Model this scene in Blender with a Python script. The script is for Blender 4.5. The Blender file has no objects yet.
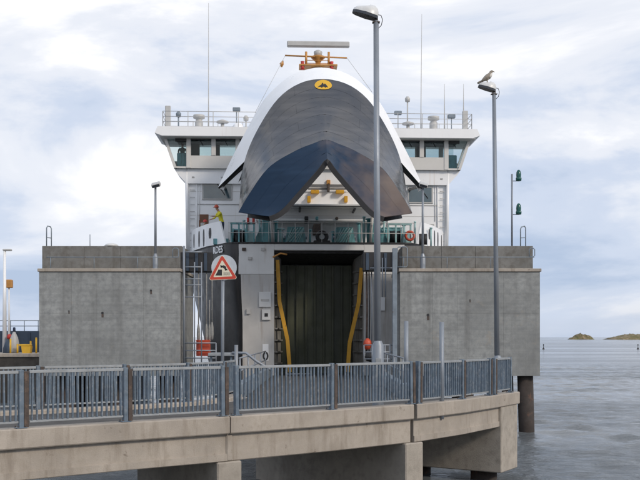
import bpy, bmesh, math, random
import numpy as np
from mathutils import Vector, Matrix
random.seed(7)
S = bpy.context.scene
COL = S.collection
R = math.radians

# ------------------------------------------------------------------ camera, sky, sun, exposure
FPX, HORY, EYE = 900.0, 337.0, 1.75
cam = bpy.data.cameras.new("camera")
cam.sensor_width = 36.0
cam.lens = FPX / 640 * 36
cam.shift_y = (HORY - 240) / 640
cam.clip_start = 0.1
cam.clip_end = 60000
camo = bpy.data.objects.new("camera", cam)
COL.objects.link(camo)
camo.location = (0, 0, EYE)
camo.rotation_euler = (R(90), 0, 0)
S.camera = camo

SUN_DIR = Vector((0.66, -0.60, 0.52)).normalized()        # towards the sun: right, behind the camera
world = bpy.data.worlds.new("World")
S.world = world
world.use_nodes = True
wt = world.node_tree
wt.nodes.clear()
wl = wt.links.new
def wn(t, **k):
    n = wt.nodes.new(t)
    for a, b in k.items():
        setattr(n, a, b)
    return n
sky = wn("ShaderNodeTexSky", sky_type='NISHITA', sun_disc=False)
sky.sun_elevation = math.asin(SUN_DIR.z)
sky.sun_rotation = math.atan2(SUN_DIR.x, SUN_DIR.y)
sky.air_density = 1.0
sky.dust_density = 2.0
tc = wn("ShaderNodeTexCoord")
mp = wn("ShaderNodeMapping")
mp.inputs['Scale'].default_value = (1.25, 1.25, 4.2)
mp.inputs['Location'].default_value = (2.45, 9.527, 4.135)
mp.inputs['Rotation'].default_value = (0, R(-7), 0)
wl(tc.outputs['Generated'], mp.inputs['Vector'])
n1 = wn("ShaderNodeTexNoise")
n1.inputs['Scale'].default_value = 1.9
n1.inputs['Detail'].default_value = 7
n1.inputs['Roughness'].default_value = 0.56
n1.inputs['Distortion'].default_value = 0.35
wl(mp.outputs['Vector'], n1.inputs['Vector'])
n2 = wn("ShaderNodeTexNoise")
n2.inputs['Scale'].default_value = 0.8
n2.inputs['Detail'].default_value = 4
wl(mp.outputs['Vector'], n2.inputs['Vector'])
def wramp(inp, stops):
    r = wn("ShaderNodeValToRGB")
    e = r.color_ramp.elements
    while len(e) < len(stops):
        e.new(0.5)
    for el, (p, c) in zip(e, stops):
        el.position = p
        el.color = (*c, 1)
    r.color_ramp.interpolation = 'EASE'
    wl(inp, r.inputs['Fac'])
    return r
# cloud brightness: slate-violet bellies to white tops (radiance before the 0.1 strength)
rc = wramp(n1.outputs['Fac'], [(0.35, (0.36, 0.44, 0.58)), (0.46, (0.49, 0.55, 0.665)), (0.555, (0.645, 0.67, 0.73)), (0.66, (0.84, 0.835, 0.845))])
sc_ = wn("ShaderNodeVectorMath", operation='SCALE')
sc_.inputs['Scale'].default_value = 10.0
wl(rc.outputs['Color'], sc_.inputs[0])
rm = wramp(n2.outputs['Fac'], [(0.30, (0.72, 0.72, 0.72)), (0.42, (0.97, 0.97, 0.97))])
mx = wn("ShaderNodeMix", data_type='RGBA')
wl(rm.outputs['Color'], mx.inputs[0])
wl(sky.outputs['Color'], mx.inputs[6])
wl(sc_.outputs['Vector'], mx.inputs[7])
bg = wn("ShaderNodeBackground")
bg.inputs['Strength'].default_value = 0.1
wl(mx.outputs[2], bg.inputs['Color'])
wo = wn("ShaderNodeOutputWorld")
wl(bg.outputs[0], wo.inputs['Surface'])

sun = bpy.data.lights.new("sun", 'SUN')
sun.energy = 1.5
sun.angle = R(10)
sun.color = (1.0, 0.88, 0.74)
suno = bpy.data.objects.new("sun", sun)
COL.objects.link(suno)
suno.rotation_euler = SUN_DIR.to_track_quat('Z', 'Y').to_euler()
suno.location = (60, -60, 60)

S.view_settings.view_transform = 'Standard'
S.view_settings.look = 'None'
S.view_settings.exposure = 0.4
S.view_settings.gamma = 1.0
S.view_settings.use_curve_mapping = False
S.cycles.max_bounces = 8
S.cycles.use_denoising = True

# ------------------------------------------------------------------ materials
MATS = {}
def mat(name, col, rough=0.6, metal=0.0, var=0.12, vscale=1.5, streak=None, sscale=(2.5, 2.5, 0.22), spot=None, spscale=3.0,
        bump=0.0, bscale=25.0, coat=0.0, spec=0.5, grime=None, boards=0.0):
    """procedural paint / concrete / steel; streak, spot = (colour, low, high) of a noise threshold"""
    m = bpy.data.materials.new(name)
    m.use_nodes = True
    t = m.node_tree
    L = t.links.new
    b = t.nodes['Principled BSDF']
    b.inputs['Roughness'].default_value = rough
    b.inputs['Metallic'].default_value = metal
    b.inputs['Coat Weight'].default_value = coat
    b.inputs['Specular IOR Level'].default_value = spec
    g = t.nodes.new("ShaderNodeNewGeometry")
    def noise(scale, detail=6, vec=None, rough_=0.6):
        n = t.nodes.new("ShaderNodeTexNoise")
        n.inputs['Scale'].default_value = scale
        n.inputs['Detail'].default_value = detail
        n.inputs['Roughness'].default_value = rough_
        L(vec or g.outputs['Position'], n.inputs['Vector'])
        return n.outputs['Fac']
    def rng(fac, a, b_, c=0.0, d=1.0):
        r = t.nodes.new("ShaderNodeMapRange")
        r.inputs['From Min'].default_value = a
        r.inputs['From Max'].default_value = b_
        r.inputs['To Min'].default_value = c
        r.inputs['To Max'].default_value = d
        L(fac, r.inputs['Value'])
        return r.outputs['Result']
    def mix(fac, a, b_):
        n = t.nodes.new("ShaderNodeMix")
        n.data_type = 'RGBA'
        L(fac, n.inputs[0])
        for i, v in ((6, a), (7, b_)):
            if isinstance(v, tuple):
                n.inputs[i].default_value = (*v, 1)
            else:
                L(v, n.inputs[i])
        return n.outputs[2]
    lo = tuple(max(0, c * (1 - var)) for c in col)
    hi = tuple(min(1, c * (1 + var)) for c in col)
    c = mix(rng(noise(vscale), 0.3, 0.7), lo, hi)
    if grime:
        c = mix(rng(noise(grime[3], 8), grime[1], grime[2]), c, grime[0])
    if streak:
        v = t.nodes.new("ShaderNodeVectorMath")
        v.operation = 'MULTIPLY'
        v.inputs[1].default_value = sscale
        L(g.outputs['Position'], v.inputs[0])
        c = mix(rng(noise(1.0, 5, v.outputs[0]), streak[1], streak[2], 0, streak[3] if len(streak) > 3 else 1.0), c, streak[0])
    if boards:          # horizontal board marks of the shuttering
        v = t.nodes.new("ShaderNodeVectorMath")
        v.operation = 'MULTIPLY'
        v.inputs[1].default_value = (0.12, 0.12, 5.5)
        L(g.outputs['Position'], v.inputs[0])
        c = mix(rng(noise(1.0, 3, v.outputs[0]), 0.42, 0.68, 0, boards), c, tuple(x * 0.55 for x in col))
        v2 = t.nodes.new("ShaderNodeVectorMath")
        v2.operation = 'MULTIPLY'
        v2.inputs[1].default_value = (0.5, 0.5, 1.1)
        L(g.outputs['Position'], v2.inputs[0])
        c = mix(rng(noise(1.0, 8, v2.outputs[0], 0.7), 0.5, 0.72, 0, boards * 1.6), c, tuple(x * 0.5 for x in col))
    if spot:
        c = mix(rng(noise(spscale, 8, None, 0.7), spot[1], spot[2]), c, spot[0])
    L(c, b.inputs['Base Color'])
    if var > 0:
        L(rng(noise(vscale * 2.3), 0.3, 0.7, max(0.02, rough - 0.12), min(1, rough + 0.12)), b.inputs['Roughness'])
    if bump > 0:
        bn = t.nodes.new("ShaderNodeBump")
        bn.inputs['Strength'].default_value = bump
        bn.inputs['Distance'].default_value = 0.02
        L(noise(bscale, 5), bn.inputs['Height'])
        L(bn.outputs[0], b.inputs['Normal'])
    MATS[name] = m
    return m

CONC = mat('concrete_warm', (0.36, 0.32, 0.275), 0.85, var=0.20, vscale=0.9, streak=((0.20, 0.165, 0.13), 0.52, 0.74, 0.75), sscale=(3.6, 3.6, 0.55),
           bump=0.35, bscale=40, grime=((0.33, 0.29, 0.24), 0.5, 0.75, 6.0), spot=((0.15, 0.12, 0.095), 0.62, 0.72), spscale=3.2)
CONCG = mat('concrete_grey', (0.29, 0.30, 0.295), 0.85, var=0.22, vscale=0.35, streak=((0.115, 0.115, 0.112), 0.48, 0.80, 0.7), sscale=(2.0, 2.0, 0.12), boards=0.32,
            bump=0.4, bscale=30, grime=((0.19, 0.20, 0.205), 0.42, 0.75, 4.0), spot=((0.29, 0.265, 0.23), 0.60, 0.74), spscale=0.8)
CONCD = mat('concrete_weathered', (0.175, 0.175, 0.168), 0.88, var=0.2, vscale=1.1, streak=((0.10, 0.09, 0.075), 0.50, 0.72, 0.8), sscale=(1.8, 1.8, 0.2),
            bump=0.5, bscale=30, grime=((0.13, 0.125, 0.115), 0.45, 0.65, 3.0))
CONCU = mat('concrete_pier', (0.37, 0.335, 0.29), 0.88, var=0.18, vscale=0.9, streak=((0.17, 0.15, 0.125), 0.54, 0.78, 0.6), sscale=(1.4, 1.4, 0.3),
            bump=0.4, bscale=30, grime=((0.27, 0.245, 0.21), 0.48, 0.72, 4.0))
ASPH = mat('asphalt', (0.075, 0.071, 0.066), 0.9, var=0.25, vscale=2, bump=0.4, bscale=60)
BLUE = mat('blue_rail_paint', (0.115, 0.155, 0.20), 0.45, var=0.25, vscale=4, grime=((0.25, 0.27, 0.29), 0.52, 0.75, 9.0), spot=((0.12, 0.065, 0.035), 0.66, 0.72), spscale=6)
GALV = mat('galvanised_rail', (0.30, 0.32, 0.335), 0.55, metal=0.25, var=0.15, vscale=5, spot=((0.20, 0.12, 0.07), 0.62, 0.70), spscale=5)
RUST = mat('rusty_steel', (0.075, 0.058, 0.050), 0.85, var=0.3, vscale=4, spot=((0.14, 0.095, 0.07), 0.52, 0.66), spscale=7, bump=0.3, bscale=50)
POLE = mat('galvanised_pole', (0.25, 0.28, 0.32), 0.5, metal=0.3, var=0.12, vscale=1.2, streak=((0.25, 0.26, 0.28), 0.5, 0.7), sscale=(9, 9, 0.5))
STEEL = mat('dull_grey_steel', (0.20, 0.24, 0.28), 0.55, metal=0.2, var=0.2, vscale=3, spot=((0.14, 0.08, 0.05), 0.64, 0.70), spscale=5)
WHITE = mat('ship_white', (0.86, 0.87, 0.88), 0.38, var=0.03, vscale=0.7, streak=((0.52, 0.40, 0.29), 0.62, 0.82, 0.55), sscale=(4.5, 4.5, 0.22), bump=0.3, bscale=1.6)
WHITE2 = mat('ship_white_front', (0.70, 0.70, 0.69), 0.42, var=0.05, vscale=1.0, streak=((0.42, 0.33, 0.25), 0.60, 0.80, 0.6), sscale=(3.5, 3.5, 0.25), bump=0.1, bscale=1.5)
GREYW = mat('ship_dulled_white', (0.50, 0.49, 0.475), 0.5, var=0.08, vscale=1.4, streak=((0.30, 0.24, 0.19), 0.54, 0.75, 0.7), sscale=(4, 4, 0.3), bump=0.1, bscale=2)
RECESS = mat('recess_shaded_grimy_paint', (0.24, 0.235, 0.22), 0.6, var=0.2, vscale=1.5, streak=((0.10, 0.075, 0.05), 0.48, 0.7, 0.8), sscale=(5, 5, 0.4))  # dulled white darkened to paint in the recess shade, plus grime streaks
SILL = mat('bridge_sill_paint', (0.62, 0.61, 0.585), 0.45, var=0.05, vscale=1.2)
BLACK = mat('black_hull_paint', (0.022, 0.022, 0.024), 0.4, var=0.3, vscale=0.9, streak=((0.06, 0.05, 0.045), 0.55, 0.8), bump=0.1, bscale=1.3)
FEND = mat('black_rubber', (0.02, 0.02, 0.022), 0.6, var=0.25, vscale=2)
TEAL = mat('teal_deck_paint', (0.13, 0.33, 0.36), 0.45, var=0.2, vscale=2.2, streak=((0.07, 0.13, 0.13), 0.5, 0.7), sscale=(6, 6, 0.8), spot=((0.14, 0.085, 0.05), 0.66, 0.72), spscale=4)
TEALL = mat('pale_teal_paint', (0.30, 0.48, 0.49), 0.45, var=0.15, vscale=2.2, spot=((0.14, 0.085, 0.05), 0.66, 0.72), spscale=4)
DGREEN = mat('dark_green_door', (0.062, 0.068, 0.040), 0.6, var=0.25, vscale=0.8, streak=((0.045, 0.05, 0.035), 0.45, 0.65), sscale=(3, 3, 0.15))
YELL = mat('yellow_steel', (0.62, 0.32, 0.02), 0.5, var=0.15, vscale=2, spot=((0.20, 0.10, 0.03), 0.62, 0.70), spscale=4)
YELL2 = mat('bright_yellow', (0.72, 0.42, 0.03), 0.5, var=0.1, vscale=2)
ORNG = mat('orange_mast_paint', (0.50, 0.24, 0.06), 0.5, var=0.2, vscale=2, spot=((0.16, 0.08, 0.03), 0.6, 0.7), spscale=4)
RED = mat('red_paint', (0.50, 0.035, 0.025), 0.45, var=0.15, vscale=3)
REDO = mat('orange_red_plastic', (0.50, 0.07, 0.03), 0.5, var=0.15, vscale=3)
SIGNR = mat('sign_red', (0.52, 0.055, 0.03), 0.4, var=0.12, vscale=6)
SIGNY = mat('sign_cream', (0.70, 0.66, 0.52), 0.4, var=0.06, vscale=6)
SIGNB = mat('sign_black', (0.02, 0.02, 0.022), 0.5, var=0.1)
SIGNG = mat('sign_grey_backplate', (0.50, 0.54, 0.58), 0.45, metal=0.2, var=0.1, vscale=4)
GREYL = mat('light_grey_paint', (0.47, 0.47, 0.46), 0.45, var=0.08, vscale=2)
DOME = mat('lamp_dome', (0.62, 0.63, 0.63), 0.35, var=0.08, vscale=5)
DARK = mat('dark_lens', (0.035, 0.04, 0.05), 0.25, var=0.2, vscale=8)
GLENS = mat('green_lens', (0.008, 0.085, 0.072), 0.2, var=0.1)
PILE = mat('rusty_pile', (0.045, 0.036, 0.032), 0.85, var=0.35, vscale=1.5, spot=((0.13, 0.065, 0.04), 0.57, 0.72), spscale=2.0, bump=0.4, bscale=20)
INTR = mat('bridge_interior', (0.07, 0.075, 0.075), 0.7, var=0.1)
SKIN = mat('skin', (0.48, 0.28, 0.20), 0.55, var=0.05)
HIVIS = mat('hi_vis_yellow', (0.68, 0.62, 0.03), 0.7, var=0.1, vscale=8)
NAVY = mat('navy_cloth', (0.025, 0.035, 0.07), 0.85, var=0.2, vscale=10)
TEALC = mat('teal_cloth', (0.03, 0.10, 0.10), 0.85, var=0.2, vscale=10)
BOOT = mat('boot_black', (0.02, 0.018, 0.016), 0.6, var=0.1)
HAIR = mat('dark_hair', (0.03, 0.022, 0.018), 0.7, var=0.2, vscale=30)
ROPE = mat('pale_rope', (0.24, 0.24, 0.23), 0.8, var=0.2, vscale=10)
SLATE = mat('slate_blue_steel', (0.035, 0.055, 0.085), 0.55, var=0.3, vscale=0.8)
TIMB = mat('dark_timber', (0.05, 0.045, 0.04), 0.85, var=0.35, vscale=1.5, bump=0.3)
ISLE = mat('island_heath', (0.17, 0.14, 0.07), 0.95, var=0.4, vscale=0.12, spot=((0.12, 0.12, 0.05), 0.5, 0.62), spscale=0.06, grime=((0.30, 0.22, 0.15), 0.5, 0.62, 0.2))
ROCK = mat('shore_rock', (0.10, 0.085, 0.075), 0.9, var=0.3, vscale=0.05)
GULLW = mat('gull_white', (0.66, 0.64, 0.60), 0.8, var=0.08, vscale=15)
GULLG = mat('gull_mottled', (0.27, 0.24, 0.20), 0.85, var=0.35, vscale=22)
BEAK = mat('beak', (0.25, 0.20, 0.12), 0.6, var=0.1)
EMBL = mat('emblem_yellow', (0.72, 0.42, 0.03), 0.45, var=0.06)

# glass: see-through with a sheen
def glass_mat(name, tint, mixf):
    m = bpy.data.materials.new(name)
    m.use_nodes = True
    t = m.node_tree
    t.nodes.clear()
    o = t.nodes.new("ShaderNodeOutputMaterial")
    tr = t.nodes.new("ShaderNodeBsdfTransparent")
    tr.inputs[0].default_value = (*tint, 1)
    gl = t.nodes.new("ShaderNodeBsdfGlossy")
    gl.inputs['Roughness'].default_value = 0.03
    lw = t.nodes.new("ShaderNodeLayerWeight")
    lw.inputs[0].default_value = mixf
    mx_ = t.nodes.new("ShaderNodeMixShader")
    t.links.new(lw.outputs['Fresnel'], mx_.inputs[0])
    t.links.new(tr.outputs[0], mx_.inputs[1])
    t.links.new(gl.outputs[0], mx_.inputs[2])
    t.links.new(mx_.outputs[0], o.inputs[0])
    return m
GLASS = glass_mat('window_glass', (0.80, 0.86, 0.86), 0.25)
TGLASS = mat('tinted_window', (0.06, 0.10, 0.12), 0.08, var=0.1, vscale=2, spec=1.0)

# visor plating: glossy black-grey with soft plate waviness, worn bands
def visor_mat(name, col, rough, wear, wearamt, lo, hi):
    m = mat(name, col, rough, var=0.12, vscale=0.35, bump=0.0, streak=None)
    t = m.node_tree
    L = t.links.new
    b = t.nodes['Principled BSDF']
    src = b.inputs['Base Color'].links[0].from_socket
    tcn = t.nodes.new("ShaderNodeTexCoord")
    v = t.nodes.new("ShaderNodeVectorMath")
    v.operation = 'MULTIPLY'
    v.inputs[1].default_value = (0.28, 1.0, 2.6)
    L(tcn.outputs['Object'], v.inputs[0])
    n = t.nodes.new("ShaderNodeTexNoise")
    n.inputs['Scale'].default_value = 1.0
    n.inputs['Detail'].default_value = 3
    n.inputs['Roughness'].default_value = 0.5
    L(v.outputs[0], n.inputs['Vector'])
    r = t.nodes.new("ShaderNodeMapRange")
    r.inputs['From Min'].default_value = lo
    r.inputs['From Max'].default_value = hi
    r.inputs['To Max'].default_value = wearamt
    L(n.outputs['Fac'], r.inputs['Value'])
    mxn = t.nodes.new("ShaderNodeMix")
    mxn.data_type = 'RGBA'
    L(r.outputs[0], mxn.inputs[0])
    L(src, mxn.inputs[6])
    mxn.inputs[7].default_value = (*wear, 1)
    L(mxn.outputs[2], b.inputs['Base Color'])
    w = t.nodes.new("ShaderNodeTexNoise")
    w.inputs['Scale'].default_value = 0.7
    w.inputs['Detail'].default_value = 1
    L(v.outputs[0], w.inputs['Vector'])
    bn = t.nodes.new("ShaderNodeBump")
    bn.inputs['Strength'].default_value = 0.2
    bn.inputs['Distance'].default_value = 0.10
    L(w.outputs['Fac'], bn.inputs['Height'])
    L(bn.outputs[0], b.inputs['Normal'])
    return m, mxn, tcn
VDARK, _, _ = visor_mat('visor_dark_paint', (0.045, 0.048, 0.056), 0.19, (0.095, 0.095, 0.10), 0.7, 0.46, 0.72)
VDARK.node_tree.nodes['Principled BSDF'].inputs['Specular IOR Level'].default_value = 0.9
VBLUE, _mx, _tc = visor_mat('visor_blue_paint', (0.006, 0.024, 0.056), 0.36, (0.02, 0.05, 0.10), 0.5, 0.5, 0.8)
# warm sunlight and its reflection painted as brown into the starboard lower strake
def add_warm_light_tint(m, src_node, tcn):
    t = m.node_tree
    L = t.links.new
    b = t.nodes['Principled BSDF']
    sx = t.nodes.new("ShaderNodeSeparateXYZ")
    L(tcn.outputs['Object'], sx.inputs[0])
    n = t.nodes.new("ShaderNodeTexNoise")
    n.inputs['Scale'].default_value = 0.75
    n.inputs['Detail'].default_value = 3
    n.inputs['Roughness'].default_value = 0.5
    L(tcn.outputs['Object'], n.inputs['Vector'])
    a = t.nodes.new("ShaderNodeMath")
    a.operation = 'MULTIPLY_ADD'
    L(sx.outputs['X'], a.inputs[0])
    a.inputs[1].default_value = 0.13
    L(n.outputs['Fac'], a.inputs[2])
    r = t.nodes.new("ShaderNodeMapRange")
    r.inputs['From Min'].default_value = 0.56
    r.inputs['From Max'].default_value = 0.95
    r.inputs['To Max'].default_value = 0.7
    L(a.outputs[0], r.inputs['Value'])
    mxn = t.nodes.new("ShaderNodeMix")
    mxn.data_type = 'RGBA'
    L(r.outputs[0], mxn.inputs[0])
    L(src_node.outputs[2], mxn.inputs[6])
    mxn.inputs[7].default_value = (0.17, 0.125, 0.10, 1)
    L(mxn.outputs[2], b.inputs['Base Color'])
add_warm_light_tint(VBLUE, _mx, _tc)
VBLUE.node_tree.nodes['Principled BSDF'].inputs['Specular IOR Level'].default_value = 0.22

# water
def water_mat():
    m = bpy.data.materials.new('sea_water')
    m.use_nodes = True
    t = m.node_tree
    L = t.links.new
    b = t.nodes['Principled BSDF']
    b.inputs['Base Color'].default_value = (0.13, 0.145, 0.155, 1)
    b.inputs['IOR'].default_value = 1.33
    g = t.nodes.new("ShaderNodeNewGeometry")
    def noise(scale, mul, detail, rough=0.55, dist=0.0):
        v = t.nodes.new("ShaderNodeVectorMath")
        v.operation = 'MULTIPLY'
        v.inputs[1].default_value = mul
        L(g.outputs['Position'], v.inputs[0])
        n = t.nodes.new("ShaderNodeTexNoise")
        n.inputs['Scale'].default_value = scale
        n.inputs['Detail'].default_value = detail
        n.inputs['Roughness'].default_value = rough
        n.inputs['Distortion'].default_value = dist
        L(v.outputs[0], n.inputs['Vector'])
        return n.outputs['Fac']
    def math_(op, a, b_):
        n = t.nodes.new("ShaderNodeMath")
        n.operation = op
        for i, x in enumerate((a, b_)):
            if isinstance(x, (int, float)):
                n.inputs[i].default_value = x
            else:
                L(x, n.inputs[i])
        return n.outputs[0]
    def rng(f, a, b_, c, d):
        r = t.nodes.new("ShaderNodeMapRange")
        r.inputs['From Min'].default_value = a
        r.inputs['From Max'].default_value = b_
        r.inputs['To Min'].default_value = c
        r.inputs['To Max'].default_value = d
        L(f, r.inputs['Value'])
        return r.outputs[0]
    chop = noise(1.5, (0.6, 1.0, 1), 7, 0.66, 0.6)
    rip = noise(3.4, (0.7, 1.1, 1), 4, 0.55)
    h = math_('ADD', math_('MULTIPLY', chop, 1.0), math_('MULTIPLY', rip, 0.5))
    slick = noise(0.032, (0.28, 1.0, 1), 6, 0.6, 0.8)      # smooth current slicks
    sy = t.nodes.new("ShaderNodeSeparateXYZ")
    L(g.outputs['Position'], sy.inputs[0])
    up = rng(sy.outputs['Y'], 50, 72, 0.0, 0.11)               # the eddy line where the current slick begins
    dn = rng(sy.outputs['Y'], 95, 150, 0.0, 0.11)
    slick = math_('ADD', slick, math_('SUBTRACT', up, dn))
    k = rng(slick, 0.46, 0.62, 1.0, 0.13)
    bn = t.nodes.new("ShaderNodeBump")
    bn.inputs["Distance"].default_value = 0.28
    L(k, bn.inputs['Strength'])
    L(h, bn.inputs['Height'])
    L(bn.outputs[0], b.inputs['Normal'])
    L(rng(slick, 0.47, 0.60, 0.16, 0.10), b.inputs['Roughness'])
    return m
WATER = water_mat()

# ------------------------------------------------------------------ mesh helpers
class MB:
    def __init__(s):
        s.v = []; s.f = []; s.mi = []; s.sm = []
    def add(s, vs, fs, mi=0, sm=False):
        o = len(s.v)
        s.v += [tuple(p) for p in vs]
        for f in fs:
            s.f.append(tuple(i + o for i in f)); s.mi.append(mi); s.sm.append(sm)
        return s
    def box(s, x0, x1, y0, y1, z0, z1, b=0.0, M=None, mi=0):
        if b <= 0:
            vs = [(x, y, z) for z in (z0, z1) for y in (y0, y1) for x in (x0, x1)]
            fs = [(0, 2, 3, 1), (4, 5, 7, 6), (0, 1, 5, 4), (2, 6, 7, 3), (0, 4, 6, 2), (1, 3, 7, 5)]
        else:
            vs = []; idx = {}
            for sx in (0, 1):
                for sy in (0, 1):
                    for sz in (0, 1):
                        X = (x0, x1)[sx]; Y = (y0, y1)[sy]; Z = (z0, z1)[sz]
                        dx = b * (1 - 2 * sx); dy = b * (1 - 2 * sy); dz = b * (1 - 2 * sz)
                        for a, p in enumerate(((X, Y + dy, Z + dz), (X + dx, Y, Z + dz), (X + dx, Y + dy, Z))):
                            idx[(sx, sy, sz, a)] = len(vs); vs.append(p)
            q = lambda *k: tuple(idx[i] for i in k)
            fs = []
            for e in (0, 1):
                fs.append(q((e, 0, 0, 0), (e, 1, 0, 0), (e, 1, 1, 0), (e, 0, 1, 0)))
                fs.append(q((0, e, 0, 1), (1, e, 0, 1), (1, e, 1, 1), (0, e, 1, 1)))
                fs.append(q((0, 0, e, 2), (1, 0, e, 2), (1, 1, e, 2), (0, 1, e, 2)))
            for a in (0, 1):
                for c in (0, 1):
                    fs.append(q((0, a, c, 1), (1, a, c, 1), (1, a, c, 2), (0, a, c, 2)))
                    fs.append(q((a, 0, c, 0), (a, 1, c, 0), (a, 1, c, 2), (a, 0, c, 2)))
                    fs.append(q((a, c, 0, 0), (a, c, 1, 0), (a, c, 1, 1), (a, c, 0, 1)))
            for k in [(a, c, d) for a in (0, 1) for c in (0, 1) for d in (0, 1)]:
                fs.append(q((*k, 0), (*k, 1), (*k, 2)))
        if M is not None:
            vs = [M @ Vector(p) for p in vs]
        return s.add(vs, fs, mi)
    def tube(s, pts, r, n=8, cap=True, sm=True, mi=0):
        pts = [Vector(p) for p in pts]
        rs = r if isinstance(r, (list, tuple)) else [r] * len(pts)
        vs = []; fs = []
        prev = None
        for i, p in enumerate(pts):
            d = (pts[min(i + 1, len(pts) - 1)] - pts[max(i - 1, 0)]).normalized()
            if prev is None:
                a = Vector((0, 0, 1)) if abs(d.z) < 0.9 else Vector((1, 0, 0))
                u = d.cross(a).normalized()
            else:
                u = (prev - d * prev.dot(d)).normalized()
            prev = u
            w = d.cross(u)
            for k in range(n):
                t = 2 * math.pi * k / n
                vs.append(p + (u * math.cos(t) + w * math.sin(t)) * rs[i])
        for i in range(len(pts) - 1):
            for k in range(n):
                fs.append((i * n + k, i * n + (k + 1) % n, (i + 1) * n + (k + 1) % n, (i + 1) * n + k))
        s.add(vs, fs, mi, sm)
        if cap:
            o = len(s.v) - len(vs)
            s.f.append(tuple(o + k for k in range(n))[::-1]); s.mi.append(mi); s.sm.append(False)
            s.f.append(tuple(o + (len(pts) - 1) * n + k for k in range(n))); s.mi.append(mi); s.sm.append(False)
        return s
    def prism(s, poly, fn0, fn1, mi=0):
        n = len(poly)
        vs = [fn0(*p) for p in poly] + [fn1(*p) for p in poly]
        fs = [tuple(range(n))[::-1], tuple(range(n, 2 * n))] + [(i, (i + 1) % n, n + (i + 1) % n, n + i) for i in range(n)]
        return s.add(vs, fs, mi)
    def grid(s, P, mi=0, sm=True, close=False):
        rows = len(P); c = len(P[0])
        fs = []
        for i in range(rows - 1):
            for j in range(c - (0 if close else 1)):
                fs.append((i * c + j, i * c + (j + 1) % c, (i + 1) * c + (j + 1) % c, (i + 1) * c + j))
        return s.add([p for r_ in P for p in r_], fs, mi, sm)
    def lathe(s, prof, c=(0, 0, 0), n=16, M=None, mi=0):
        P = []
        for r, z in prof:
            row = [Vector((r * math.cos(2 * math.pi * k / n), r * math.sin(2 * math.pi * k / n), z)) for k in range(n)]
            row = [(M @ p if M else p) + Vector(c) for p in row]
            P.append(row)
        s.grid(P, mi, True, True)
        return s
    def mesh(s, name, mats):
        me = bpy.data.meshes.new(name)
        me.from_pydata(s.v, [], s.f)
        for m in mats:
            me.materials.append(m)
        me.polygons.foreach_set('material_index', s.mi)
        me.polygons.foreach_set('use_smooth', s.sm)
        bm = bmesh.new(); bm.from_mesh(me)
        bmesh.ops.recalc_face_normals(bm, faces=bm.faces)
        bm.to_mesh(me); bm.free()
        me.update()
        return me
    def build(s, name, m, parent=None, world=False):
        mats = m if isinstance(m, (list, tuple)) else [m]
        return link(name, s.mesh(name, mats), parent, world)

WLOC = {}
def link(name, me, parent=None, world=False, loc=None):
    o = bpy.data.objects.new(name, me)
    COL.objects.link(o)
    if parent is not None:
        o.parent = parent
    if world:
        p = WLOC.get(parent.name, Vector((0, 0, 0))) if parent else Vector((0, 0, 0))
        o.location = -p
        WLOC[o.name] = Vector((0, 0, 0))
    elif loc is not None:
        o.location = loc
        WLOC[o.name] = Vector(loc)
    else:
        WLOC[o.name] = WLOC.get(parent.name, Vector()) if parent else Vector((0, 0, 0))
    return o
def tag(o, label=None, cat=None, group=None, kind=None):
    if label: o['label'] = label
    if cat: o['category'] = cat
    if group: o['group'] = group
    if kind: o['kind'] = kind
    return o
def thing(name, label, cat, loc=(0, 0, 0), rz=0.0, group=None):
    o = link(name, None, None, False, loc)
    o.rotation_euler = (0, 0, rz)
    return tag(o, label, cat, group)
def copy_of(o, parent, loc=None, rot=None, label=None):
    c = o.copy()
    COL.objects.link(c)
    c.parent = parent
    if loc is not None: c.location = loc
    if rot is not None: c.rotation_euler = rot
    if label: c['label'] = label
    return c
def W(x, y, D):                      # a point of the place seen at (x, y), D metres out
    return Vector(((x - 320) / FPX * D, D, EYE - (y - HORY) / FPX * D))
def text_mesh(txt, size, depth):
    cu = bpy.data.curves.new("lettering", 'FONT')
    cu.body = txt; cu.size = size; cu.extrude = depth
    cu.align_x = 'CENTER'; cu.align_y = 'CENTER'
    cu.offset = size * 0.02
    o = bpy.data.objects.new("lettering", cu)
    COL.objects.link(o)
    bpy.context.view_layer.update()
    me = bpy.data.meshes.new_from_object(o.evaluated_get(bpy.context.evaluated_depsgraph_get()))
    bpy.data.objects.remove(o)
    return me
def catmull(pts, n):
    P = [np.array(p, float) for p in pts]
    ext = [P[0] * 2 - P[1]] + P + [P[-1] * 2 - P[-2]]
    # mirror at the first point, where the shape crosses the centreline
    m = P[1].copy(); m[0] = 2 * P[0][0] - P[1][0]; ext[0] = m
    out = []
    for i in range(1, len(ext) - 2):
        for k in range(12):
            t = k / 12
            a, b, c, d = ext[i - 1], ext[i], ext[i + 1], ext[i + 2]
            out.append(0.5 * (2 * b + (c - a) * t + (2 * a - 5 * b + 4 * c - d) * t * t + (3 * b - a - 3 * c + d) * t ** 3))
    out.append(P[-1])
    out = np.array(out)
    L = np.concatenate([[0], np.cumsum(np.linalg.norm(np.diff(out, axis=0), axis=1))])
    tt = np.linspace(0, L[-1], n)
    return np.array([[np.interp(t, L, out[:, k]) for k in range(out.shape[1])] for t in tt])

# ------------------------------------------------------------------ the setting: sea, islands, quays
WZ = -2.75
sea = MB()
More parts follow.
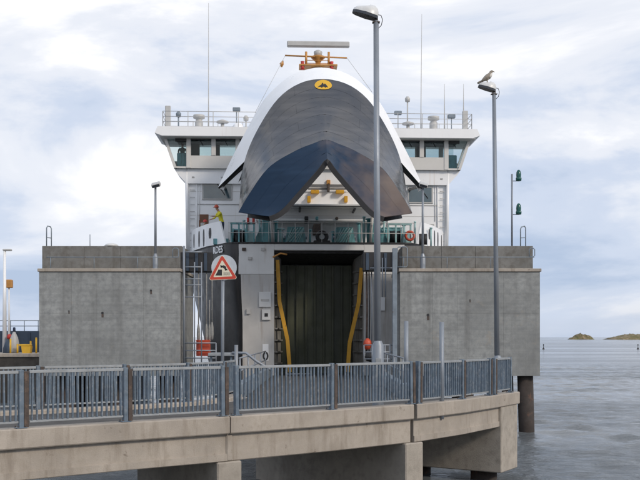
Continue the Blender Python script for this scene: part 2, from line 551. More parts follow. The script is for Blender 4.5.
# short wind chop as real waves in the berth, flat beyond (the ripples there come from the material)
PX0, PX1, PY0, PY1, CELL = -40.0, 110.0, 8.0, 160.0, 0.34
nx, ny = int((PX1 - PX0) / CELL), int((PY1 - PY0) / CELL)
gx = np.linspace(PX0, PX1, nx + 1); gy = np.linspace(PY0, PY1, ny + 1)
GX, GY = np.meshgrid(gx, gy)
rw = np.random.RandomState(5)
GZ = np.zeros_like(GX)
for _ in range(46):
    lam = 0.95 * (3.4 / 0.95) ** (rw.rand() ** 1.5)
    th = R(250) + rw.randn() * 0.75
    k_ = 2 * math.pi / lam
    GZ += 0.034 / k_ * np.sin(k_ * (GX * math.cos(th) + GY * math.sin(th)) + rw.rand() * 6.283)
edge = np.clip(np.minimum(np.minimum(GX - PX0, PX1 - GX), np.minimum(GY - PY0, (PY1 - GY) / 3.0)) / 12.0, 0, 1)
gust = 0.75 + 0.25 * np.sin(GX * .11 + np.sin(GY * .07) * 2) * np.sin(GY * .17 + GX * .03)
GZ *= edge * gust
nv_ = (nx + 1) * (ny + 1)
sea.v = [tuple(p) for p in np.stack([GX.ravel(), GY.ravel(), WZ + GZ.ravel()], 1).tolist()]
ii = (np.arange(ny)[:, None] * (nx + 1) + np.arange(nx)[None, :]).ravel()
sea.f = [tuple(q_) for q_ in np.stack([ii, ii + 1, ii + nx + 2, ii + nx + 1], 1).tolist()]
sea.mi = [0] * len(sea.f); sea.sm = [True] * len(sea.f)
B_ = 30000
for x0, x1, y0, y1 in ((-B_, PX0, -3000, 40000), (PX1, B_, -3000, 40000), (PX0, PX1, -3000, PY0), (PX0, PX1, PY1, 40000)):
    sea.add([(x0, y0, WZ), (x1, y0, WZ), (x1, y1, WZ), (x0, y1, WZ)], [(0, 1, 2, 3)])
tag(sea.build('sea', WATER), kind='structure')

q = MB()
q.box(-60, 40, -40, 7.5, WZ - 2, -0.2, 0.05)
tag(q.build('quay', CONC), kind='structure')

def island(cx, D, hw, h, seed, name, label):
    rnd = random.Random(seed)
    ph = [rnd.uniform(0, 6) for _ in range(8)]
    rows = []
    NU, NV = 64, 14
    for j in range(NV + 1):
        row = []
        for i in range(NU + 1):
            u = -1 + 2 * i / NU; v = -1 + 2 * j / NV
            e = max(0.0, 1 - abs(u) ** 2.4) * max(0.0, 1 - v * v)
            prof = 0.72 + 0.16 * math.sin(3.1 * u + ph[0]) + 0.10 * math.sin(7.3 * u + ph[1] + v) + 0.06 * math.sin(17 * u + ph[2] + 3 * v) + 0.05 * math.sin(31 * u + ph[4] + 5 * v) + rnd.uniform(-0.10, 0.10)
            row.append((cx + u * hw, D + v * hw * 0.5, WZ - 0.4 + h * (e ** 0.55) * prof))
        rows.append(row)
    o = MB().grid(rows).build(name, ISLE)
    r = MB()
    ring = []
    for s_, zz in ((1.035, WZ - 0.5), (1.01, WZ + 1.0), (0.9, WZ + 1.15)):
        ring.append([(cx + hw * s_ * math.cos(a) * (1 + 0.02 * math.sin(9 * a + ph[3])), D + hw * 0.5 * s_ * math.sin(a), zz + 0.3 * math.sin(13 * a)) for a in [2 * math.pi * k / 48 for k in range(48)]])
    r.grid(ring, close=True)
    r.build('shore_rock', ROCK, o)
    tag(o, kind='structure')
    return o
ISD = 1600
island((581 - 320) / FPX * ISD, ISD, 22, 11.5, 3, 'islet', None)
island((637 - 320) / FPX * ISD, ISD - 60, 72, 11.5, 5, 'island', None)

# ------------------------------------------------------------------ approach bridge
NEAR = [(-10.6, 13.7), (-8.1, 15.55), (-5.77, 17.3), (-4.05, 18.6), (-2.19, 19.9), (-1.90, 20.12), (0.24, 21.72), (2.32, 23.5), (2.52, 23.68), (3.95, 25.4), (5.0, 26.95), (5.2, 27.25), (5.95, 28.45)]
FAR = [(-14.2, 18.3), (-11.4, 20.3), (-9.2, 21.75), (-7.2, 23.0), (-5.3, 24.3), (-3.8, 25.7), (-2.95, 27.4), (-2.75, 29.2)]
def frames(pts):
    out = []
    for i, p in enumerate(pts):
        a = Vector(pts[max(0, i - 1)]); b = Vector(pts[min(len(pts) - 1, i + 1)])
        t = (b - a).normalized()
        out.append((Vector(p), t, Vector((t.y, -t.x))))     # n: to the right of travel = towards the camera side
    return out
def sweep(mb, fr, prof, s0=0.0, s1=0.0):
    rows = []
    for i, (p, t, n) in enumerate(fr):
        q_ = p + t * (s0 if i == 0 else s1 if i == len(fr) - 1 else 0)
        rows.append([(q_.x + n.x * a, q_.y + n.y * a, z) for a, z in prof])
    k = len(prof)
    mb.grid(rows, 0, False, True)
    o = len(mb.v) - len(rows) * k
    mb.f.append(tuple(o + j for j in range(k))); mb.mi.append(0); mb.sm.append(False)
    o2 = o + (len(rows) - 1) * k
    mb.f.append(tuple(o2 + j for j in range(k))[::-1]); mb.mi.append(0); mb.sm.append(False)
    return mb
br = thing('approach_bridge', 'curving beige concrete approach bridge on piers in front of the ferry', 'bridge', (0, 23, WZ))
nf = frames(NEAR); ff = frames(FAR)
spans = [(0, 4, 0, 0.12), (4, 7, 0.145, 0.0), (7, 12, 0.12, 0.55)]
edge_prof = [(0.155, 0.0 - 0.03), (0.185, -0.03), (0.185, -0.36), (0.165, -0.385), (-0.26, -0.385), (-0.26, -0.025), (-0.235, 0.0), (0.155, 0.0)]
edge_prof = [(0.16, 0.0), (0.185, -0.025), (0.185, -0.36), (0.165, -0.385), (-0.26, -0.385), (-0.26, -0.025), (-0.235, 0.0)]
gird_plain = [(0.05, -0.388), (0.05, -0.985), (0.03, -1.005), (-0.6, -1.005), (-0.6, -0.388)]
gird_fl = [(0.05, -0.388), (0.05, -0.83), (0.085, -0.845), (0.085, -0.985), (0.07, -1.0), (-0.6, -1.0), (-0.6, -0.388)]
for k, (a, b, s0, s1) in enumerate(spans):
    sweep(MB(), nf[a:b + 1], edge_prof, s0, s1).build('edge_beam', CONC, br, True)
    sweep(MB(), nf[a:b + 1], gird_plain if k == 1 else gird_fl, s0 + (0.1 if k == 1 else 0), s1 - (0.95 if k == 2 else 0.0)).build('girder', CONC, br, True)
inner_prof = [(0.2, -0.1), (0.22, -0.12), (0.22, -0.50), (-0.2, -0.50), (-0.2, -0.12), (-0.18, -0.1)]
sweep(MB(), ff, inner_prof).build('inner_kerb', CONC, br, True)
sweep(MB(), ff, [(0.1, -0.503), (0.1, -1.0), (-0.1, -1.0), (-0.1, -0.503)]).build('girder', CONC, br, True)
# deck slab between the two kerbs
def resample(pts, n):
    P = np.array(pts); L = np.concatenate([[0], np.cumsum(np.linalg.norm(np.diff(P, axis=0), axis=1))])
    return [(np.interp(t, L, P[:, 0]), np.interp(t, L, P[:, 1])) for t in np.linspace(0, L[-1], n)]
na = resample([(p.x - n.x * 0.262, p.y - n.y * 0.262) for p, t, n in nf], 30)
fa = resample([(p.x + n.x * 0.222, p.y + n.y * 0.222) for p, t, n in ff], 30)
MB().grid([[(a[0], a[1], -0.20), (b[0], b[1], -0.20), (b[0], b[1], -0.50), (a[0], a[1], -0.50)] for a, b in zip(na, fa)], 0, False, True).build('deck_slab', CONC, br, True)
road = MB().grid([[(a[0] * .97 + b[0] * .03, a[1] * .97 + b[1] * .03, -0.196), (a[0] * .03 + b[0] * .97, a[1] * .03 + b[1] * .97, -0.196)] for a, b in zip(na, fa)], 0, False)
road.build('road_surface', ASPH, br, True)
def pier(i, along, thick, ztop, zbot, length, proud, name='pier', back=0.0):
    p, t, n = nf[i]
    M = Matrix(((t.x, n.x, 0, p.x), (t.y, n.y, 0, p.y), (0, 0, 1, 0), (0, 0, 0, 1)))
    return MB().box(along - thick / 2, along + thick / 2, -length, proud, zbot, ztop, 0.03, M).build(name, CONCU if name != 'beam_joint' else CONC, br, True)
pier(4, 0.17, 0.62, -1.008, WZ - 1.5, 4.2, 0.10)
pier(4, 0.17, 0.16, -0.39, -1.0, 0.2, 0.095, 'beam_joint')
pier(7, 0.10, 0.66, -1.008, WZ - 1.5, 6.4, 0.12)
pier(12, -0.28, 1.42, -0.39, -2.42, 7.0, 0.15, 'pier_head')
for a_, l_ in ((-0.3, -0.7), (-0.3, -3.0), (-0.3, -5.5)):
    p, t, n = nf[12]
    c = p + t * a_ + n * l_
    MB().tube([(c.x, c.y, WZ - 1.5), (c.x, c.y, -2.40)], 0.42, 16).build('pile', PILE, br, True)

# ------------------------------------------------------------------ railings
def bal_mesh(h0, h1):
    return MB().box(-0.016, 0.016, -0.026, 0.026, h0, h1, 0.005).mesh('baluster', [BLUE])
BAL = bal_mesh(0.135, 1.045)
def post_mesh():
    m = MB()
    m.box(-0.045, 0.045, -0.055, 0.055, 0.0, 1.12, 0.006)
    m.box(-0.10, 0.10, -0.09, 0.11, 0.004, 0.022, 0.003)
    return m.mesh('post', [BLUE])
def flange_mesh():
    return MB().box(0.047, 0.135, -0.068, 0.062, 0.023, 1.09, 0.005).mesh('flange', [RUST])
POSTM = post_mesh(); FLM = flange_mesh()
BOLT = MB().tube([(0, 0, 0.0), (0, 0, 0.045)], 0.014, 6, sm=False).mesh('bolt', [RUST])
def railing(pts, off, label, posts_flange, zb=0.0):
    fr = frames(pts)
    P = [p + n * off for p, t, n in fr]
    root = thing('railing', label, 'railing', (P[0].x, P[0].y, zb))
    o0 = Vector((P[0].x, P[0].y, 0))
    for i, p in enumerate(P):
        a = fr[i][1]
        po = link('post', POSTM, root, loc=Vector((p.x, p.y, 0)) - o0)
        po.rotation_euler = (R(random.uniform(-.6, .6)), R(random.uniform(-.6, .6)), math.atan2(a.y, a.x))
        if i in posts_flange:
            link('flange', FLM, po, loc=(0, 0, 0))
        for bx, by in ((-0.075, 0.09), (0.075, 0.09), (-0.075, -0.07), (0.075, -0.07)):
            link('bolt', BOLT, po, loc=(bx, by, 0.0))
    for i in range(len(P) - 1):
        d = P[i + 1] - P[i]
        L = d.length
        if L < 0.6:
            continue
        pn = MB()
        x0 = 0.16 if i in posts_flange else 0.05
        pn.box(x0, L - 0.05, -0.032, 0.032, 1.045, 1.105, 0.006)
        panel = pn.build('railing_panel', GALV, root)
        MB().box(x0, L - 0.05, -0.022, 0.022, 0.095, 0.135, 0.004).build('bottom_rail', GALV, panel)
        panel.location = Vector((P[i].x, P[i].y, random.uniform(-0.006, 0.006))) - o0
        panel.rotation_euler = (0, 0, math.atan2(d.y, d.x))
        n = max(2, round((L - x0 - 0.05) / 0.105))
        for k in range(n):
            x = x0 + (k + 0.5) / n * (L - 0.05 - x0)
            b = link('baluster', BAL, panel, loc=(x + random.uniform(-.004, .004), 0, 0))
            b.rotation_euler = (R(random.uniform(-.5, .5)), R(random.uniform(-0.7, 0.7) + (random.uniform(-2.5, 2.5) if random.random() < .07 else 0)), R(random.uniform(-9, 9)))
    return root
railing(NEAR, 0.06, 'blue steel picket railing with rusty posts along the near edge of the bridge', {1, 2, 3, 4, 6, 7, 8, 9, 10, 11})
railing(FAR, 0.0, 'farther blue steel picket railing along the inner edge of the bridge', {1, 2, 3, 4, 5, 6}, -0.1)

# ------------------------------------------------------------------ linkspan ramp between the berth blocks
ls = thing('linkspan_ramp', 'low grey steel linkspan ramp leading into the ferry bow door', 'ramp', (0, 30, -0.6))
MB().box(-2.5, 2.6, 29.3, 46.9, -0.55, -0.25, 0.03).build('deck', ASPH, ls, True)
for sx in (-1, 1):
    xx = sx * 2.72 + 0.05
    MB().box(xx - 0.14, xx + 0.14, 29.4, 46.6, -0.75, 0.22, 0.02).build('side_girder', STEEL, ls, True)
    h = MB()
    for yy in (30, 33.5, 37, 40.5, 44):
        h.tube([(xx, yy, 0.22), (xx, yy, 1.05)], 0.03, 6)
    for zz in (0.62, 1.05):
        h.tube([(xx, 29.8, zz), (xx, 44.3, zz)], 0.028, 6)
    h.build('handrail', POLE, ls, True)

# ------------------------------------------------------------------ berth blocks (concrete piers either side of the ferry)
def berth(x0, x1, ztop, zup, D0, D1, label, ux0, ux1, holes, ncol, seed):
    rnd = random.Random(seed)
    root = thing('berth_pier', label, 'concrete pier', ((x0 + x1) / 2, D0, WZ))
    zb = -0.07
    MB().box(x0, x1, D0 + 0.03, D1, zb, ztop - 0.16).build('core', CONCG, root, True)
    # cast wall panels
    cc = [(x1 - x0) * f for f in (0, 0.23, 0.41, 0.74, 1.0)]
    rows = [(zb, 2.86), (2.86, ztop - 0.17)]
    for r0, r1 in rows:
        for c in range(ncol):
            e = rnd.uniform(0, 0.006)
            MB().box(x0 + cc[c] + 0.002, x0 + cc[c + 1] - 0.002, D0 - e, D0 + 0.028, r0 + 0.002, r1 - 0.002, 0.003).build('concrete_panel', CONCG, root, True)
    # ledge slab
    MB().box(x0 - 0.06, x1 + 0.06, D0 - 0.06, D1, ztop - 0.15, ztop, 0.015).build('ledge', CONC, root, True)
    # set-back parapet wall in three casts
    cuts = [ux0, ux0 + (ux1 - ux0) * 0.30, ux0 + (ux1 - ux0) * 0.56, ux1]
    for a, b in zip(cuts, cuts[1:]):
        MB().box(a + 0.004, b - 0.004, D0 + 2.0 - rnd.uniform(0, .006), D1 - 0.2, ztop + 0.002, zup, 0.012).build('parapet', CONCD, root, True)
    for hx, hz, hr in holes:
        MB().tube([(hx, D0 - 0.012, hz), (hx, D0 + 0.02, hz)], hr, 8, sm=False).build('drain_hole', SIGNB, root, True)
        MB().box(hx - hr * 0.7, hx + hr * 0.9, D0 - 0.0115, D0 + 0.01, hz - hr * 3.4, hz - hr * 0.6).build('rust_run', RUST, root, True)
    return root
DB = 42.0
def bx_(x): return (x - 320) / FPX * DB
ZT = EYE + (337 - 268.5) / FPX * DB
ZU = EYE + (337 - 246) / FPX * 44.0
zL = lambda y: EYE + (337 - y) / FPX * DB
BLx0, BLx1, BRx0, BRx1 = bx_(39), bx_(180), bx_(400), bx_(540)
bl = berth(BLx0, BLx1, ZT, ZU, DB, 46.4, 'grey concrete berth block left of the ferry, beside the quay edge sign', (42 - 320) / FPX * 44, (182 - 320) / FPX * 44,
           [(bx_(102.5), zL(313), 0.06), (bx_(151), zL(290.5), 0.05), (bx_(69), zL(311), 0.035)], 4, 1)
brt = berth(BRx0, BRx1, ZT, ZU, DB, 46.4, 'grey concrete berth block right of the ferry, standing on dark piles', (402 - 320) / FPX * 44, (533 - 320) / FPX * 44,
            [(bx_(428), zL(315), 0.07), (bx_(470), zL(300), 0.03)], 4, 2)
for root, xs in ((bl, (bx_(60), bx_(110), bx_(162))), (brt, (bx_(420), bx_(470), bx_(511), bx_(528.5)))):
    for k, x in enumerate(xs):
        for yy in ((43.2, 45.4) if k < 3 or root is bl else (42.6,)):
            MB().tube([(x + 0.1, yy, WZ - 2), (x - 0.02, yy, -0.06)], 0.37, 20).build('pile', PILE, root, True)
# rust line under the ledge, ledge rails with end hoops
def ledge_rail(root, xa, xb, y, hoops):
    m = MB()
    m.tube([(xa, y, ZT + 0.56), (xb, y, ZT + 0.56)], 0.024, 6)
    k = 0
    x = xa + 0.2
    while x < xb:
        m.tube([(x, y, ZT - 0.01), (x, y, ZT + 0.56)], 0.02, 6)
        x += 2.05
    m.build('ledge_rail', STEEL, root, True)
    for (hx0, hx1, z0, z1) in hoops:
        MB().tube([(hx0, y, z0), (hx0, y, z1), (hx0 + .06, y, z1 + .06), (hx1 - .06, y, z1 + .06), (hx1, y, z1), (hx1, y, z0 + .06), (hx1 - .06, y, z0), (hx0, y, z0)], 0.025, 6).build('rail_hoop', STEEL, root, True)
ledge_rail(bl, bx_(44), bx_(178), DB + 0.35, [(bx_(171.5), bx_(177.5), ZT + 0.55, ZT + 0.92)])
ledge_rail(brt, bx_(400), bx_(536), DB + 0.35, [(bx_(398), bx_(408), ZT + 0.1, ZT + 0.98), (bx_(531), bx_(536.5), ZT + 0.58, ZT + 0.92)])

def ladder_hoops(x0, x1, D, z0, z1, label, tilt):
    root = thing('ladder_handle', label, 'handle', ((x0 + x1) / 2, D, z0))
    m = MB()
    a = x0; b = x1
    m.tube([(a, D, z0 - 0.02), (a, D, z1 - 0.1), (a + .05, D, z1), (b - .05, D + .3, z1 + tilt), (b, D + .3, z1 - 0.1 + tilt), (b, D + .3, z0 - 0.02)], 0.028, 6)
    m.build('hoop', STEEL, root, True)
    m = MB()
    m.tube([(a, D, z0 + (z1 - z0) * 0.45), (b, D + .3, z0 + (z1 - z0) * 0.45 + tilt * .6)], 0.022, 6)
    m.build('rung', STEEL, root, True)
ladder_hoops((46.6 - 320) / FPX * 44.4, (49.6 - 320) / FPX * 44.4, 44.4, ZU, EYE + (337 - 226) / FPX * 44.4, 'narrow steel ladder handle on top of the left berth block', 0.0)
ladder_hoops((520.5 - 320) / FPX * 44.4, (527 - 320) / FPX * 44.4, 44.4, ZU, EYE + (337 - 227) / FPX * 44.4, 'steel ladder handle on top of the right berth block beside the green lights', 0.08)
# thin rod and oval bulkhead lamp on the left parapet
tag(MB().tube([((90 - 320) / FPX * 44.5, 44.5, ZU - 0.01), ((90 - 320) / FPX * 44.5, 44.5, ZU + 0.62)], 0.018, 6).build('antenna_rod', STEEL), 'thin upright steel rod on the left berth block', 'rod')
bh = thing('bulkhead_lamp', 'low oval white lamp lying on top of the left berth block', 'lamp', ((111.5 - 320) / FPX * 44.3, 44.3, ZU))
MB().lathe([(0, 0), (0.34, 0), (0.36, 0.03), (0.34, 0.05)], n=20).build('base', GREYL, bh)
MB().lathe([(0.31, 0.05), (0.30, 0.09), (0.22, 0.14), (0.1, 0.165), (0, 0.17)], n=20).build('dome', DOME, bh)

# ------------------------------------------------------------------ lamps
def street_lamp(x, D, z0, z1, r0, r1, lean, label, headlen, base_h, group=None, rz=0.0):
    root = thing('street_lamp', label, 'street lamp', (x, D, z0), 0, group)
    H = z1 - z0
    top = Vector((lean * H, 0, H))
    MB().tube([(lean * base_h, 0, base_h), tuple(top)], [r0, r1], 14).build('pole', POLE, root)
    bs = MB().lathe([(r0 * 1.65, 0.0), (r0 * 1.65, base_h * 0.93), (r0 * 1.02, base_h)], n=14)
    bo = bs.build('base', POLE, root)
    MB().box(-r0 * 0.8, r0 * 0.8, -r0 * 1.72, -r0 * 1.4, base_h * 0.35, base_h * 0.75, 0.004).build('access_door', GALV, bo)
    MB().box(-r0 * 2.2, r0 * 2.2, -r0 * 2.2, r0 * 2.2, -0.01, 0.03, 0.006).build('foot_plate', GALV, bo)
    # head: shallow dished tray with a pale domed cover, tilted up to the left
    hd = link('lamp_head', None, root, loc=top + Vector((0, 0, 0.05)))
    hl = headlen; hw = headlen * 0.36
    M = Matrix.Translation(top + Vector((0.02, 0, 0.10))) @ Matrix.Rotation(rz, 4, 'Z') @ Matrix.Rotation(R(17), 4, 'Y')
    COL.objects.unlink(hd); bpy.data.objects.remove(hd)
    def hp(u, v, z): return M @ Vector((-hl * u, v * hw, z))
    tray = MB()
    outl = [(0.0, -0.62), (-0.04, -0.4), (-0.05, 0), (-0.04, 0.4), (0.0, 0.62), (0.45, 0.8), (0.88, 0.55), (1.0, 0.25), (1.0, -0.25), (0.88, -0.55), (0.45, -0.8)]
    tray.prism(outl, lambda a, b: hp(a, b, -0.07), lambda a, b: hp(a, b, 0.0))
    t_ = tray.build('lamp_head', DARK, root)
    cov = MB()
    rows = []
    for s_, h in ((1.0, 0.003), (0.96, 0.12), (0.80, 0.25), (0.5, 0.33), (0.0, 0.35)):
        rows.append([hp(0.40 + (a - 0.40) * s_, b * s_, h * hl * (1.15 - 0.45 * a)) for a, b in outl])
    cov.grid(rows, 0, True, True)
    cov.build('cover', DOME, t_)
    br_ = MB()
    br_.box(-0.05, 0.05, -0.05, 0.05, -0.03, 0.17, 0.008, Matrix.Translation(top))
    br_.box(-0.10, 0.10, -0.07, 0.07, -0.05, -0.03, 0.004, Matrix.Translation(top))
    br_.build('bracket', RUST, root)
    MB().tube([top + Vector(p) for p in ((0.03, -0.02, 0.16), (0.13, -0.03, 0.14), (0.17, -0.03, 0.02), (0.14, -0.02, -0.12), (0.06, 0, -0.2))], 0.010, 5).build('cable', FEND, root)
    return root
l1 = W(378, 337, 23.9)
street_lamp(l1.x, 23.9, -0.2, W(376, 21, 23.9).z, 0.092, 0.072, -0.005, 'tallest grey street lamp, standing in front of the ferry', 0.66, 1.85, 'tall street lamps on the bridge')
l2 = W(497.5, 337, 29.4)
street_lamp(l2.x, 29.4, -0.2, W(494, 93, 29.4).z, 0.085, 0.062, -0.0115, 'grey street lamp with a gull on it, at the right end of the bridge', 0.55, 1.35, 'tall street lamps on the bridge')

def ledge_lamp(x, D, z1, label, flip):
    root = thing('floodlight_pole', label, 'lamp', (x, D, ZT), 0, 'short lamp poles on the berth blocks')
    H = z1 - ZT
    MB().tube([(0, 0, 0.75), (0, 0, H)], [0.062, 0.05], 10).build('pole', POLE, root)
    b = MB().lathe([(0.13, 0.0), (0.13, 0.60), (0.062, 0.78)], n=12).build('base', POLE, root)
    MB().box(-0.17, 0.17, -0.17, 0.17, -0.005, 0.025, 0.004).build('foot_plate', GALV, b)
    M = Matrix.Translation((0.02, -0.03, H + 0.10)) @ Matrix.Rotation(R(-14 * flip), 4, 'Y') @ Matrix.Rotation(R(28), 4, 'X')
    hd = MB().box(-0.20, 0.22, -0.17, 0.17, -0.09, 0.09, 0.03, M).build('lamp_head', GREYL, root)
    MB().box(-0.16, 0.18, -0.178, -0.165, -0.06, 0.06, 0.002, M).build('lens', DARK, hd)
    MB().tube([(0, 0, H - 0.02), (0, 0, H + 0.08)], 0.035, 8).build('bracket', RUST, root)
ledge_lamp(W(155.5, 0, 42.9).x, 42.9, W(0, 187, 42.9).z, 'short floodlight pole standing on the ledge of the left berth block', 1)
ledge_lamp(W(422.8, 0, 42.9).x, 42.9, W(0, 187, 42.9).z, 'short floodlight pole standing on the ledge of the right berth block', -1)

# green port lights on the right block
sl = thing('signal_mast', 'slim grey mast with two green lanterns on the right berth block', 'signal light', (W(512, 0, 44.6).x, 44.6, ZU))
MB().tube([(0, 0, -0.01), (0, 0, W(0, 174, 44.6).z - ZU)], 0.045, 10).build('mast', POLE, sl)
for yy in (181, 214.5):
    z = W(0, yy, 44.6).z - ZU
    a = MB().tube([(0, 0, z), (0.36, 0, z)], 0.022, 6).build('arm', STEEL, sl)
    ln = MB().lathe([(0, 0.0), (0.13, 0.0), (0.15, 0.12), (0.13, 0.16), (0.115, 0.18)], (0.33, 0, z + 0.0), 14).build('lantern', GLENS, sl)
    MB().lathe([(0.115, 0.18), (0.125, 0.3), (0.11, 0.44), (0.06, 0.54), (0, 0.56)], (0.33, 0, z + 0.0), 14).build('lens', GLENS, ln)

# ------------------------------------------------------------------ warning sign
sp = Vector((W(223, 0, 27.4).x, 27.4, -0.0))
sg = thing('warning_sign', 'red triangular quay edge warning sign on a grey pole', 'road sign', tuple(sp))
SZ = W(0, 268, 27.4).z
MB().tube([(-0.02, 0, 0.0), (0.0, 0, SZ + 0.25)], 0.052, 10).build('pole', POLE, sg)
MB().tube([(0.04, -0.075, SZ + 0.01), (0.04, -0.06, SZ + 0.01)], 0.385, 36, sm=False).build('back_disc', SIGNG, sg)
def tri(cx, cz, r, rot=R(-2.5)):
    return [(cx + r * math.sin(a + rot), cz + r * math.cos(a + rot)) for a in (0, 2 * math.pi / 3, 4 * math.pi / 3)]
def rtri(cx, cz, r, rad):
    base = tri(cx, cz, r - rad * 1.6)
    out = []
    for k, a0 in enumerate((0, 2 * math.pi / 3, 4 * math.pi / 3)):
        for j in range(-3, 4):
            a = a0 + j * math.pi / 9 + R(-2.5)
            out.append((base[k][0] + rad * math.sin(a), base[k][1] + rad * math.cos(a)))
    return out
TC = (0.0, SZ - 0.10)
plate = MB().prism(rtri(*TC, 0.50, 0.055), lambda a, b: (a, -0.085, b), lambda a, b: (a, -0.078, b)).build('plate', SIGNY, sg)
red = MB()
o_ = rtri(*TC, 0.482, 0.05); i_ = rtri(*TC, 0.335, 0.02)
n_ = len(o_)
red.add([(a, -0.087, b) for a, b in o_] + [(a, -0.087, b) for a, b in i_], [(k, (k + 1) % n_, n_ + (k + 1) % n_, n_ + k) for k in range(n_)])
red.build('red_border', SIGNR, plate)
pic = MB()
def pp(u, v): return (TC[0] + u, -0.0872, TC[1] + v)
pic.add([pp(*p) for p in ((-0.225, -0.135), (-0.02, -0.135), (-0.02, 0.045), (-0.135, 0.045), (-0.15, 0.0))], [(0, 1, 2, 3, 4)])
# car tipping over the edge
Mc = Matrix.Rotation(R(-33), 2)
car = [(-0.13, -0.02), (-0.12, 0.015), (-0.075, 0.02), (-0.045, 0.06), (0.04, 0.06), (0.075, 0.02), (0.125, 0.012), (0.13, -0.02)]
pic.add([pp(0.035 + (Mc @ Vector(p)).x, 0.105 + (Mc @ Vector(p)).y) for p in car], [tuple(range(len(car)))])
for wx in (-0.075, 0.08):
    c_ = Mc @ Vector((wx, -0.025))
    pic.add([pp(0.035 + c_.x + 0.027 * math.cos(a), 0.105 + c_.y + 0.027 * math.sin(a)) for a in [k * math.pi / 5 for k in range(10)]], [tuple(range(10))])
for rr in range(3):     # waves
    for kk in range(4):
        ux = 0.02 + kk * 0.05; vz = -0.115 + rr * 0.035
        pic.add([pp(ux, vz), pp(ux + 0.025, vz + 0.014), pp(ux + 0.05, vz), pp(ux + 0.05, vz - 0.010), pp(ux + 0.025, vz + 0.003), pp(ux, vz - 0.010)], [(0, 1, 4, 5), (1, 2, 3, 4)])
pic.build('pictogram', SIGNB, plate)

# thin poles by the bridge edge
pz = W(439.5, 0, 24.6)
tp = thing('marker_pole', 'slim grey pole bolted to the outer face of the bridge edge', 'pole', (pz.x + 0.05, 24.52, -0.48))
MB().tube([(0, 0, 0), (0, 0, W(0, 322, 24.6).z + 0.48)], 0.062, 10).build('tube', POLE, tp)
MB().box(-0.14, 0.05, 0.03, 0.14, 0.04, 0.42, 0.008).build('bracket', RUST, tp)
tag(MB().tube([(W(408, 0, 30).x, 30.6, -0.3), (W(408, 0, 30).x, 30.6, W(0, 321, 30.6).z)], 0.075, 10).build('steel_post', POLE), 'grey steel post behind the railing, in front of the right berth block', 'post')
tag(MB().tube([(W(236, 0, 29).x, 29.1, -0.22), (W(236, 0, 29).x, 29.1, W(0, 345, 29).z)], 0.06, 10).build('steel_post', POLE), 'stubby grey steel post just right of the warning sign pole', 'post')

# ------------------------------------------------------------------ ferry
YAW = math.atan(0.04)
FX, FY = 0.10, 47.5
fe = thing('ferry', 'white and black car ferry with raised bow visor berthed between concrete blocks', 'ferry', (FX, FY, 0), YAW)
cs, sn = math.cos(YAW), math.sin(YAW)
def L(x, y, ly):                     # ferry-local point seen at (x, y) at local depth ly
    dx = (x - 320) / FPX
    # -sn*(D*dx-FX) + cs*(D-FY) = ly
    D = (ly - sn * FX + cs * FY) / (cs - sn * dx)
    X = D * dx - FX; Y = D - FY
    return Vector((cs * X + sn * Y, ly, EYE - (y - HORY) / FPX * D))
DKZ = 6.70
# hull sides
plan = [(4.40, 0.0), (4.75, 0.12), (5.15, 0.55), (6.2, 2.4), (7.0, 4.4), (7.6, 6.6), (8.2, 10), (8.5, 16), (8.5, 40), (8.4, 70), (6.5, 80), (0.0, 82)]
levels = [(WZ - 1.2, 0.45, 0.10), (0.0, 0.62, 0.22), (2.5, 0.75, 0.24), (4.8, 0.9, 0.10), (DKZ, 1.0, 0.0)]
hull = MB()
for sx in (-1, 1):
    rows = []
    for z, k, inn in levels:
        rows.append([(sx * (4.40 + (hw - 4.40) * k - (inn if i < 3 else 0)), ly, z) for i, (hw, ly) in enumerate(plan)])
    hull.grid(rows, 0, True)
hull.build('hull', BLACK, fe)
dk = MB()
dk.prism([(-hw, ly) for hw, ly in plan] + [(hw, ly) for hw, ly in plan[-2::-1]], lambda a, b: (a, b - (0.05 if b < .2 else 0), DKZ - 0.03), lambda a, b: (a, b - (0.05 if b < .2 else 0), DKZ + 0.05))
dk.build('foredeck', FEND, fe)
# bow door surround
OX0, OX1, OZ = -2.52, 2.22, 6.33
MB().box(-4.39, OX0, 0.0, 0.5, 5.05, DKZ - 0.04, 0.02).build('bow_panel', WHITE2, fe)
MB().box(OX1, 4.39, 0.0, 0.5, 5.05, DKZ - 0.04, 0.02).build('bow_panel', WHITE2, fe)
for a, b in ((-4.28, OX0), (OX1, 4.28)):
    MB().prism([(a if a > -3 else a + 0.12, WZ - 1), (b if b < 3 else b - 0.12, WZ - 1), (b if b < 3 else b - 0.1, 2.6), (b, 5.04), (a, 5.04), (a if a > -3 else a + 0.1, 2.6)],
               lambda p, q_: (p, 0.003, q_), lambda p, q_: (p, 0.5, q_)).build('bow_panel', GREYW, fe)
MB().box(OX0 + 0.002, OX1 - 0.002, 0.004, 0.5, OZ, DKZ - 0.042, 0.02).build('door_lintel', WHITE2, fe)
MB().prism([(0.5, OZ - .12), (3.3, OZ - .5), (3.3, OZ - .4), (.5, OZ - .02)], lambda a, b: (OX0, a, b), lambda a, b: (OX1, a, b)).build('door_soffit', FEND, fe)
